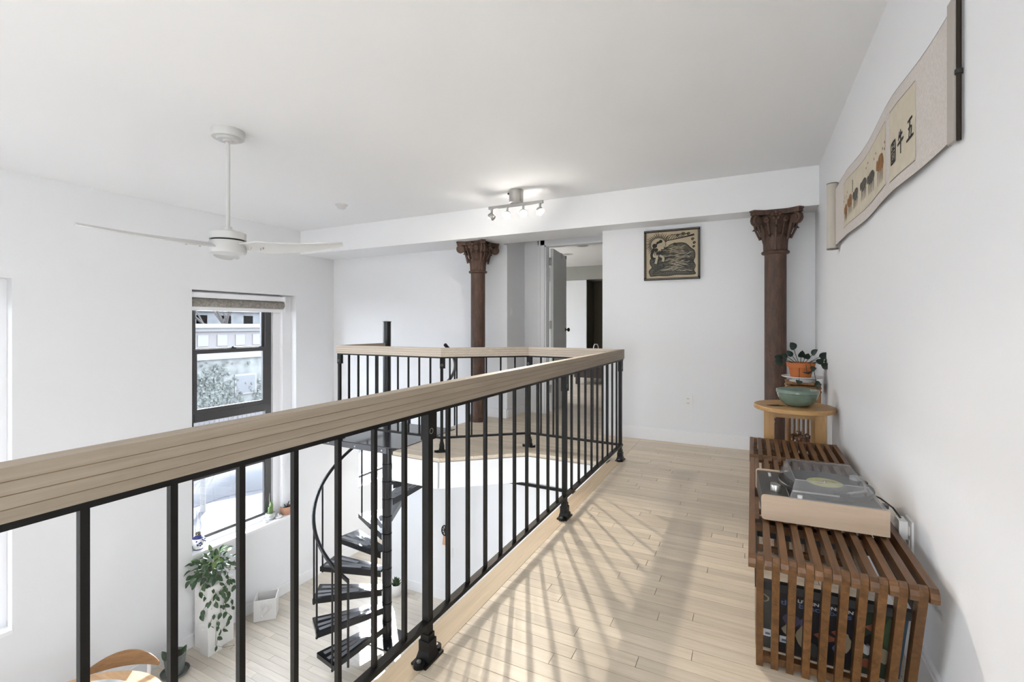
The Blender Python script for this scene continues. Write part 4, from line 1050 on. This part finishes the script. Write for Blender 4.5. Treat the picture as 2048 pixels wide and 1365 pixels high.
PX, PY, PZ = BX-.01, BY, pz+.10
spec = [(-.045,-.05,.115,0), (-.095,-.03,.045,1), (-.13,-.03,.03,0), (-.06,.02,.06,1), (.03,-.04,.045,0), (.075,-.02,.075,1), (.125,-.03,.055,0), (.15,-.06,.02,1), (.10,-.09,.02,0), (.06,-.10,-.03,1), (.03,-.105,-.055,0), (-.02,-.125,-.12,1), (.085,-.12,-.13,0), (.16,-.02,.01,1), (-.125,-.04,.0,0), (.0,-.02,.055,1), (.13,-.09,-.01,0)]
stm = B()
for (dx, dy, dz, k) in spec:
    e = Vector((PX+dx, PY+dy, PZ+dz)); s0 = Vector((PX+dx*.25, PY+dy*.25, PZ-.004)); mid = (s0+e)/2 + Vector((0,0,.025)) + Vector((dx*.25, dy*.25, 0))
    stm.tube([s0, mid, e], .0022, 5)
    d = Vector((dx*.6 + rl_.uniform(-.02,.02), dy*.4 - .05, .03 + dz*.4)); put_leaf(LV_d[k], tp, e - d.normalized()*.01, d, rl_.uniform(.055, .070), rl_.uniform(-.6,.6), up=(0,-1,.25))
stm.build('stems', M_leafd, tp, 50)
# ------------------------------------------------------------------ things on the lower floor
pd = thing('pedestal', 'white stepped plaster pedestal under the trailing plant', 'pedestal', (-5.3, 3.2, ZL))
B().prism([(-5.46, 3.09), (-5.30, 3.09), (-5.30, 3.05), (-5.15, 3.05), (-5.15, 3.20), (-5.20, 3.20), (-5.20, 3.36), (-5.46, 3.36)], ZL, -1.690).build('block', M_plaster, pd)
B().prism([(-5.455, 3.095), (-5.295, 3.095), (-5.295, 3.055), (-5.155, 3.055), (-5.155, 3.195), (-5.205, 3.195), (-5.205, 3.355), (-5.455, 3.355)], -1.690, -1.684).build('top_slab', M_plaster, pd)
po = thing('trailing_plant', 'bushy green trailing plant on the white pedestal under the window', 'plant', (-5.29, 3.19, -1.684))
B().lathe([(.0, 0), (.07, 0), (.09, .12), (.085, .12), (.08, .105), (.0, .105)], (-5.29, 3.19, -1.684), 24).build('pot', M_pot, po, 40)
LV = [leaf_me(M_leaf, 1, .78, .16, pointed=.45), leaf_me(M_leaf, 1, .70, .25, pointed=.5), leaf_me(M_leafl, 1, .75, .16, pointed=.45)]
rq = random.Random(4); stm = B(); base = Vector((-5.29, 3.19, -1.57))
vdir = Vector((.85, -.5, .1))
for k in range(120):
    th = rq.uniform(0, 2*PI); ph = math.acos(rq.uniform(-.35, 1)); r = rq.uniform(.12, .235)
    p = base + Vector((math.sin(ph)*math.cos(th)*r*.85, math.sin(ph)*math.sin(th)*r*1.05, math.cos(ph)*r*.95))
    if p.x < XL + .03: p.x = XL + .03 + rq.uniform(0, .04)
    d = (p - base).normalized()*.6 + Vector((rq.uniform(-.4,.4), rq.uniform(-.4,.4), rq.uniform(-.9,.1)))
    hi = p.z > base.z + .10
    put_leaf(LV[2] if (hi and rq.random() < .55) else LV[rq.randrange(2)], po, p, d, rq.uniform(.055, .085), rq.uniform(-.4,.4), up=tuple((p-base).normalized()*.6 + Vector((.4,-.3,.5))))
    if k % 3 == 0: stm.tube([base - Vector((0,0,.04)), (base+p)/2 + Vector((0,0,.02)), p], .0025, 4)
for (dx, dy, L, n) in ((.13, -.10, .50, 9), (.16, -.04, .72, 11), (.17, .05, .60, 9), (.12, .12, .42, 7), (.09, -.15, .36, 6), (.18, .0, .30, 6)):
    p = base + Vector((dx, dy, -.02)); line = [base + Vector((dx*.5, dy*.5, .06)), p]
    for i in range(n):
        z = base.z - .03 - L*(i+1)/n; q = Vector((base.x + dx + .03*math.sin(i*1.3+dx*40), base.y + dy + .035*math.cos(i*1.7+dy*30), max(z, ZL+.015))); line.append(q)
        dd = Vector((rq.uniform(.1,.6), rq.uniform(-.7,.5), rq.uniform(-1,-.3))); put_leaf(LV[rq.randrange(2)], po, q, dd, rq.uniform(.048, .075), rq.uniform(-.5,.5), up=(.8,-.5,.2))
    stm.tube(line, .0022, 4)
stm.tube([base + Vector((.14,-.05,-.5)), base + Vector((.20,-.10,-.72)), base + Vector((.16,.02,-.825)), base + Vector((.22,.10,-.828)), base + Vector((.26,.02,-.815))], .002, 4)
stm.build('vines', M_stem, po, 50)

eb = thing('ear_planter', 'white square ceramic planter with a moulded ear on its face', 'planter', (-5.19, 3.737, ZL), math.radians(45.2)); P = dict(parent=eb, local=True)
s = .121; h = .242
b = B(); b.box(-s, 0, 0, s, .012, h); b.box(-s, .212, 0, s, .224, h); b.box(-s, .012, 0, -s+.012, .212, h); b.box(s-.012, .012, 0, s, .212, h); b.box(-s, .012, 0, s, .212, .012)
b.build('box', M_plaster, **P)
ear = B()
outer = smooth2([(-.035,.145),(-.040,.175),(-.015,.205),(.030,.205),(.058,.175),(.060,.135),(.042,.100),(.018,.075),(-.010,.048),(-.032,.045),(-.040,.062)], 4)
ear.tube([(x, -.006, z) for x, z in outer], [.010]*len(outer), 7)
inner = smooth2([(-.025,.130),(.0,.165),(.025,.165),(.036,.135),(.015,.105),(-.004,.095)], 4)
ear.tube([(x, -.004, z) for x, z in inner], .008, 7); ear.ball((-.038, -.004, .115), .014, 8, 6); ear.ball((-.030, -.004, .058), .018, 8, 6)
ear.build('moulded_ear', M_plaster, smooth=60, **P)

gp = thing('floor_plant', 'broad-leaved green plant in a grey pot with saucer on the lower floor', 'plant', (-5.215, 2.76, ZL)); g0 = (-5.215, 2.76, ZL)
B().lathe([(.0, 0), (.112, 0), (.128, .030), (.122, .030), (.108, .008), (.0, .008)], g0, 32).build('saucer', M_pot, gp, 35)
B().lathe([(.0, .009), (.074, .009), (.098, .205), (.088, .205), (.084, .185), (.0, .185)], g0, 32).build('pot', M_pot, gp, 35)
B().lathe([(.086, .186), (.0, .19)], g0, 20, False).build('soil', M_soil, gp)
PL = leaf_me(mat('paddle_leaf', (.05, .085, .045), .4, var=.5, vscale=6), 1, .62, .25, pointed=.25)
for (p, d, sz) in (((-5.15, 2.70, ZL+.20), (.5, -.3, -.9), .17), ((-5.17, 2.68, ZL+.21), (.1, -.5, .8), .12), ((-5.22, 2.74, ZL+.19), (-.1, -.2, 1), .10), ((-5.18, 2.80, ZL+.19), (.4, .2, .7), .09)):
    put_leaf(PL, gp, p, d, sz, 0, up=(.8, -.5, .3))

sp = thing('succulent_pot', 'small spiky succulent in a white egg-shaped pot behind the spiral stairs', 'plant', (-4.148, 4.86, ZL)); s0 = (-4.148, 4.86, ZL)
B().lathe([(.0, 0), (.045, 0), (.066, .035), (.074, .080), (.070, .120), (.060, .142), (.054, .142), (.058, .120), (.0, .118)], s0, 28).build('pot', M_cer, sp, 45)
rs = random.Random(9); SPK = B()
SPK.tube([(0,0,0), (.02,0,.035), (.05,0,.06)], [.010, .009, .001], 6); spk = SPK.mesh('leaf', M_leaf, 50)
for k in range(22):
    a = k*2.4; t = k/22; o = obj('leaf', spk, sp); o.matrix_basis = Matrix.Translation((s0[0] + .03*t*math.cos(a), s0[1] + .03*t*math.sin(a), ZL+.118)) @ Matrix.Rotation(a, 4, 'Z') @ Matrix.Rotation(-(1-t)*.9, 4, 'Y') @ Matrix.Scale(1.1 + .5*(1-t), 4)

# dining table and chair
TXc, TYc, TR, TZ = -4.224, 1.469, .625, -1.670
dt = thing('dining_table', 'round wooden dining table in the lower left corner', 'table', (TXc, TYc, ZL))
M_tab = wood('dining_wood', (.36, .20, .09), (.50, .30, .15), .35, (1.2, 14, 14), 2.0, .05)
B().lathe([(.0, -.028), (TR-.02, -.028), (TR, -.018), (TR, -.004), (TR-.004, 0), (.0, 0)], (TXc, TYc, TZ), 72).build('table_top', M_tab, dt, 30)
B().lathe([(.05, 0), (.05, TZ-ZL-.03)], (TXc, TYc, ZL), 20, False).build('pedestal_leg', M_white, dt, 40)
B().lathe([(.0, 0), (.28, 0), (.28, .012), (.06, .03), (.0, .03)], (TXc, TYc, ZL), 40).build('base', M_white, dt, 35)
mt = thing('table_mat', 'round grey marbled mat on the dining table', 'mat', (TXc-.05, TYc+.04, TZ))
B().lathe([(.0, .0005), (.47, .0005), (.475, .004), (.47, .007), (.0, .007)], (TXc-.06, TYc+.02, TZ), 60).build('disc', mat('marbled', (.42, .41, .40), .5, var=.55, vscale=9), mt, 30)
CXc, CYc = -4.85, 2.19; ca = math.atan2(TYc-CYc, TXc-CXc)
ch = thing('dining_chair', 'dining chair with a curved wooden backrest and white frame behind the round table', 'chair', (CXc, CYc, ZL), ca); P = dict(parent=ch, local=True)
# local +x faces the table
rowsf, rowsb = [], []
for i in range(25):
    t = i/24; yv = -.272 + .544*t; xv = .16*(abs(yv)/.272)**2.0*.55
    hb = .572 + .012*(abs(yv)/.272)**2; u_ = (t*1.0); prof_h = .128*(max(0, math.sin(PI*min(1, max(0, .03 + .94*t))))**.62)
    lo, hi = hb, hb + max(.008, prof_h)
    rowsf.append([(xv+.012, yv, lo), (xv+.010, yv, (lo+hi)/2), (xv+.004, yv, hi)]); rowsb.append([(xv-.008, yv, lo), (xv-.010, yv, (lo+hi)/2), (xv-.004, yv, hi)])
b = B().grid(rowsf, True).grid(rowsb)
b.grid([[r[0] for r in rowsf], [r[0] for r in rowsb]], True).grid([[r[2] for r in rowsf], [r[2] for r in rowsb]]); b.grid([rowsf[0], rowsb[0]]); b.grid([rowsf[-1], rowsb[-1]], True)
b.build('backrest', wood('chair_wood', (.20, .10, .04), (.32, .175, .075), .35, (14, 1.2, 14), 2.0, .03), smooth=50, **P)
B().lathe([(.0, -.02), (.19, -.02), (.205, -.01), (.205, 0), (.0, .004)], (.23, 0, .45), 36).build('seat', M_tab, smooth=40, **P)
for s in (-1, 1):
    B().tube([(-.015, s*.155, 0), (.03, s*.165, .30), (.012, s*.165, .62)], .014, 10).build('rear_leg', M_white, smooth=50, **P)
    B().tube([(.42, s*.19, 0), (.37, s*.14, .43)], .014, 10).build('front_leg', M_white, smooth=50, **P)
B().tube([(.03, -.165, .40), (.03, .165, .40)], .010, 8).tube([(.03, .165, .40), (.37, .14, .42)], .010, 8).tube([(.03, -.165, .40), (.37, -.14, .42)], .010, 8).build('seat_frame', M_white, smooth=50, **P)

# window sill things
ol = thing('oil_lamp', 'blue and white ceramic oil lamp with glass chimney on the window sill', 'lamp', (-5.578, 3.195, WZ0)); l0 = (-5.578, 3.195, WZ0)
B().lathe([(.0, 0), (.048, 0), (.046, .010), (.066, .060), (.068, .085), (.058, .125), (.030, .150), (.028, .160), (.0, .160)], l0, 28).build('font', M_cer, ol, 45)
b = B(); b.lathe([(.0485, .001), (.0465, .011)], l0, 28, False); b.lathe([(.0585, .126), (.0305, .151), (.0285, .161)], l0, 28, False)
M_blu = mat('cobalt', (.03, .035, .16), .3)
b.build('blue_bands', M_blu, ol)
rr_ = random.Random(2); b = B()
for k in range(14):
    a = rr_.uniform(-1.8, .9); z = rr_.uniform(.045, .115); R0 = .069 if z < .09 else .066
    b.ball((l0[0] + R0*math.cos(a), l0[1] + R0*math.sin(a), WZ0+z), .009, 7, 5)
b.build('painted_flowers', M_blu, ol)
B().lathe([(.020, .160), (.028, .166), (.030, .178), (.024, .186)], l0, 20, False).cyl((l0[0]+.02, l0[1]-.02, WZ0+.175), (l0[0]+.045, l0[1]-.04, WZ0+.178), .004, 6).build('burner', mat('brass', (.16, .13, .09), .4, .6), ol, 40)
B().lathe([(.024, .186), (.034, .215), (.037, .245), (.030, .29), (.022, .34), (.020, .42), (.024, .432)], l0, 24, False).build('chimney', glassy('lamp_glass', (.86, .88, .92), .25, .05), ol, 60)
cc = thing('potted_cactus', 'tall green cactus in a rough grey pot on the window sill', 'cactus', (-5.590, 4.105, WZ0)); k0 = (-5.590, 4.105, WZ0)
B().lathe([(.0, 0), (.040, 0), (.062, .035), (.064, .055), (.056, .085), (.050, .085), (.052, .070), (.0, .070)], k0, 24).build('pot', mat('grey_speckle', (.45, .45, .44), .7, var=.25, vscale=40), cc, 45)
def cact(mb, c, r, h):
    rows = []
    for (rr, z) in ((.8, 0), (1, .2), (1, .7), (.75, .92), (.1, 1)):
        rows.append([(c[0] + r*rr*(1+.12*math.cos(8*t))*math.cos(t), c[1] + r*rr*(1+.12*math.cos(8*t))*math.sin(t), c[2] + z*h) for t in [2*PI*k/32 for k in range(33)]])
    return mb.grid(rows)
cact(cact(B(), (k0[0], k0[1]+.008, WZ0+.072), .022, .16), (k0[0]+.01, k0[1]-.022, WZ0+.072), .017, .10).build('cactus_body', M_leafl, cc, 60)
B().tube([(k0[0], k0[1]-.005, WZ0+.15), (k0[0]-.005, k0[1]-.012, WZ0+.27), (k0[0], k0[1]-.010, WZ0+.34)], [.006, .004, .002], 6).build('tall_stem', mat('dry_stem', (.28, .24, .2), .8), cc, 50)
bi = thing('bird_figurine', 'small white bird figurine on the window sill beside the cactus', 'figurine', (-5.545, 4.01, WZ0)); i0 = (-5.545, 4.01, WZ0)
B().ball((i0[0], i0[1], WZ0+.024), .026, 14, 10, (1, 1.5, .9)).ball((i0[0]+.006, i0[1]-.026, WZ0+.046), .015, 12, 8).tube([(i0[0]+.008, i0[1]-.038, WZ0+.047), (i0[0]+.010, i0[1]-.050, WZ0+.045)], [.005, .001], 6).tube([(i0[0], i0[1]+.03, WZ0+.026), (i0[0], i0[1]+.065, WZ0+.034)], [.012, .004], 6).build('body', M_cer, bi, 60)
B().ball((i0[0]+.018, i0[1]-.032, WZ0+.048), .003, 6, 5).build('eye', M_dark, bi)
wb = thing('sill_dish', 'small white dish with a pinched peak on the window sill', 'dish', (-5.535, 4.175, WZ0)); w0 = (-5.535, 4.175, WZ0)
B().lathe([(.0, 0), (.030, 0), (.044, .020), (.046, .030), (.040, .028), (.012, .034), (.006, .060), (.0, .064)], w0, 24).build('dish', M_cer, wb, 50)
tc_ = thing('sill_pot', 'round terracotta pot with a small sprouting plant at the right end of the sill', 'plant', (-5.560, 4.315, WZ0)); t0 = (-5.560, 4.315, WZ0)
B().lathe([(.0, 0), (.050, 0), (.070, .030), (.075, .065), (.070, .100), (.066, .104), (.060, .104), (.064, .090), (.0, .088)], t0, 28).build('pot', M_terra2, tc_, 45)
B().lathe([(.064, .089), (.0, .092)], t0, 20, False).build('soil', M_soil, tc_)
for (dx, dy, hh_) in ((-.0, -.02, .05), (.01, .025, .075), (-.01, .035, .05)):
    B().tube([(t0[0]+dx*.5, t0[1]+dy*.5, WZ0+.09), (t0[0]+dx, t0[1]+dy, WZ0+.09+hh_*.6), (t0[0]+dx*1.2, t0[1]+dy*1.6, WZ0+.09+hh_)], [.006, .006, .004], 6).build('sprout', M_leafd, tc_, 50)

# ------------------------------------------------------------------ outside
GZ = -3.30
M_asph = mat('asphalt', (.020, .021, .027), .8, var=.3, vscale=1.5); M_snow = mat('snow', (.040, .042, .048), .9, bump=.4, bscale=6, var=.12, vscale=2)
M_brick = bpy.data.materials.new('brick_outside'); M_brick.use_nodes = True
nt = M_brick.node_tree; bt = nt.nodes.new('ShaderNodeTexBrick'); tcn = nt.nodes.new('ShaderNodeTexCoord'); mpn = nt.nodes.new('ShaderNodeMapping'); mpn.inputs['Rotation'].default_value = (PI/2, 0, PI/2)
nt.links.new(tcn.outputs['Object'], mpn.inputs['Vector']); nt.links.new(mpn.outputs[0], bt.inputs['Vector'])
bt.inputs['Scale'].default_value = 4; bt.inputs['Color1'].default_value = (.095, .062, .056, 1); bt.inputs['Color2'].default_value = (.08, .06, .057, 1); bt.inputs['Mortar'].default_value = (.09, .085, .085, 1)
nt.links.new(bt.outputs['Color'], nt.nodes['Principled BSDF'].inputs['Base Color']); nt.nodes['Principled BSDF'].inputs['Roughness'].default_value = .9
M_stucco = mat('stucco_outside', (.085, .09, .087), .9, var=.35, vscale=3); M_ivy = mat('ivy_outside', (.055, .062, .057), .9, bump=.6, bscale=20, var=.6, vscale=12); M_stone = mat('stone_band', (.11, .11, .11), .9); M_far = mat('far_building', (.07, .074, .078), .9, var=.2, vscale=2); M_wing = mat('outside_window', (.06, .064, .07), .5); M_bark = mat('bark', (.03, .027, .026), .9)
struct('ground_street', B().box(-70, -25, GZ-.1, XL-.25, 60, GZ), M_asph)
def bank(label, x0, x1, y0, y1, h, sd_):
    r = random.Random(sd_); rows = []
    nx, ny = 10, int((y1-y0)/.5); ph = [r.uniform(0, 6) for _ in range(6)]
    for i in range(nx+1):
        row = []
        for j in range(ny+1):
            u_, v_ = i/nx, j/ny; y = y0 + (y1-y0)*v_; x = x0 + (x1-x0)*u_ + .35*math.sin(y*.9+ph[0]) + .2*math.sin(y*2.3+ph[1])
            z = GZ + .005 + h*(math.sin(PI*u_)**.7)*(.65 + .35*math.sin(y*1.4+ph[2]+u_*3))*(math.sin(PI*min(1, max(0, v_)))**.2 if 0 < v_ < 1 else 0)
            row.append((x, y, max(GZ+.003, z)))
        rows.append(row)
    o = B().grid(rows, True).build('snow_bank', M_snow, None, 60); tag(o, label, 'snow', 'snow banks along the street'); return o
bank('snow bank on the street nearest the window', -10.4, -8.2, 0, 22, .35, 1)
bank('snow bank heaped against the iron fence across the street', -14.0, -11.9, 0, 26, .55, 2)
fn = thing('iron_fence', 'iron picket fence across the street', 'fence', (-14.7, 12, GZ))
for z in (GZ+.25, GZ+1.65): B().bar((-14.7, 2, z), (-14.7, 26, z), .04, .04).build('rail', M_sash, fn)
pk = B().box(-.012, -.012, 0, .012, .012, 1.85)._add([(-.012,-.012,1.85),(.012,-.012,1.85),(.012,.012,1.85),(-.012,.012,1.85),(0,0,1.95)], [(0,1,4),(1,2,4),(2,3,4),(3,0,4)]).mesh('picket', M_sash)
for k in range(160):
    o = obj('picket', pk, fn); o.location = (-14.7, 2 + k*.15, GZ)
up = thing('utility_box', 'grey street utility box on a post across the street', 'utility box', (-11.6, 6.75, GZ))
B().cyl((-11.6, 6.75, GZ), (-11.6, 6.75, GZ+1.1), .06, 10).build('post', M_stone, up, 40); B().box(-11.72, 6.55, GZ+1.1, -11.48, 6.95, GZ+1.75).build('cabinet', M_far, up)
bl = thing('brick_building', 'low brick building with stone bands across the street', 'building', (-19, 13, GZ))
B().box(-24, 3, GZ, -19, 30, 1.0).build('wall', M_brick, bl)
B().box(-19, 3, -2.25, -18.94, 30, -.25).build('stucco_wall', M_stucco, bl)
B().box(-24.2, 2.9, 1.0, -18.75, 30, 1.16).box(-24.1, 2.95, .86, -18.88, 30, 1.0).build('cornice', M_stone, bl)
B().box(-19, 3, -.25, -18.84, 30, .0).build('stone_band', M_stone, bl); B().box(-19, 3, -2.40, -18.88, 30, -2.25).build('stone_band', M_stone, bl)
for k in range(14):
    o = B().box(-19, 8.6 + k*.75, .28, -18.97, 9.0 + k*.75, .72).build('brick_panel', M_stone, bl)
for (y0, y1, z0, z1) in ((12.35, 13.15, -1.70, -1.0), (9.2, 10.0, -1.7, -.9), (15.2, 16.0, -1.7, -.9)):
    o = B().box(-18.94, y0-.08, z0-.08, -18.90, y1+.08, z1+.08).build('window', M_stone, bl); B().box(-18.90, y0, z0, -18.89, y1, z1).build('window_pane', M_wing, o)
iv = B(); ri = random.Random(6)
for k in range(900):
    cy = ri.choice([11.2, 11.6, 13.9, 14.3]) + ri.gauss(0, .38); cz = -2.2 + abs(ri.gauss(0, .8))
    if cz > -.3: continue
    s_ = ri.uniform(.05, .11); a = ri.uniform(0, 6); iv._add([(-18.92 + ri.uniform(0,.08), cy + s_*math.cos(a+t), cz + s_*math.sin(a+t)) for t in (0, 1.6, 3.1, 4.7)], [(0,1,2,3)])
o = iv.build('ivy', M_ivy, bl); o['kind'] = 'stuff'
bf = thing('pale_building', 'pale distant building with rows of windows behind the brick one', 'building', (-32, 22, GZ))
B().box(-38, 8, GZ, -32, 40, 2.0).build('wall', M_far, bf); B().box(-38.2, 7.8, 2.0, -31.8, 40, 2.15).build('roof_edge', M_stone, bf)
for k in range(12):
    y0 = 15 + k*1.6; o = B().box(-32.05, y0, 1.0, -32, y0+.7, 1.75).build('window', M_wing, bf)
tr_ = thing('bare_tree', 'bare winter tree behind the brick building', 'tree', (-26, 16.6, GZ)); tb = B(); rt = random.Random(12)
def branch(p, d, L, r, dep):
    pts = [Vector(p)]; dd = Vector(d).normalized()
    for i in range(4): dd = (dd + Vector((rt.uniform(-.18,.18), rt.uniform(-.18,.18), rt.uniform(-.05,.14)))).normalized(); pts.append(pts[-1] + dd*L/4)
    tb.tube(pts, [r*(1-.12*i) for i in range(5)], 5 if dep < 2 else 4)
    if dep >= 5: return
    for k in range(3 if dep else 5):
        q = pts[rt.choice((2, 3, 4)) if dep else rt.choice((3, 4))]; branch(q, dd + Vector((rt.uniform(-.8,.8), rt.uniform(-.9,.9), rt.uniform(-.1,.6))), L*rt.uniform(.5,.75), r*.55, dep+1)
branch((-26, 16.6, GZ), (0, 0, 1), 4.6, .16, 0); tb.build('branches', M_bark, tr_, 60)
# ------------------------------------------------------------------ unseen globe lamps, added to fill the rooms with even light
M_fill_globe2 = mat('fill_globe_bright', (.9, .9, .9), .5, emit=(.93, .97, 1.0), es=FILL_GLOBE*2.6)
M_fill_globe = mat('fill_globe', (.9, .9, .9), .5, emit=(.93, .97, 1.0), es=FILL_GLOBE)
for (x, y, z, zc, lb, r) in ((-3.2, -1.5, 1.45, ZC, 'added fill light globe over the open living room behind the viewer', .175), (-.4, -2.4, .75, ZC, 'added fill light globe over the walkway behind the viewer', .325),
                          (-.1, 2.7, -1.25, -.25, 'added fill light globe under the walkway beyond the stairs', .125), (-.5, .2, -.85, -.25, 'added fill light globe under the walkway below the viewer', .10), (-4.4, 7.4, 1.75, ZC, 'added fill light globe in the bedroom behind the door', .19), (-3.0, 7.0, -.85, -.235, 'added fill light globe in the lower room under the bedroom', .16)):
    t = thing('fill_lamp', lb, 'lamp', (x, y, zc))
    B().ball((x, y, z), r, 24, 16).build('globe', M_fill_globe2 if (z < 0 and y > 1) else M_fill_globe, t, 60); B().cyl((x, y, z+r*.98), (x, y, zc), .004, 6).build('cord', M_white, t); B().lathe([(.0, -.02), (.05, -.02), (.055, 0)], (x, y, zc), 16).build('ceiling_rose', M_white, t, 40)
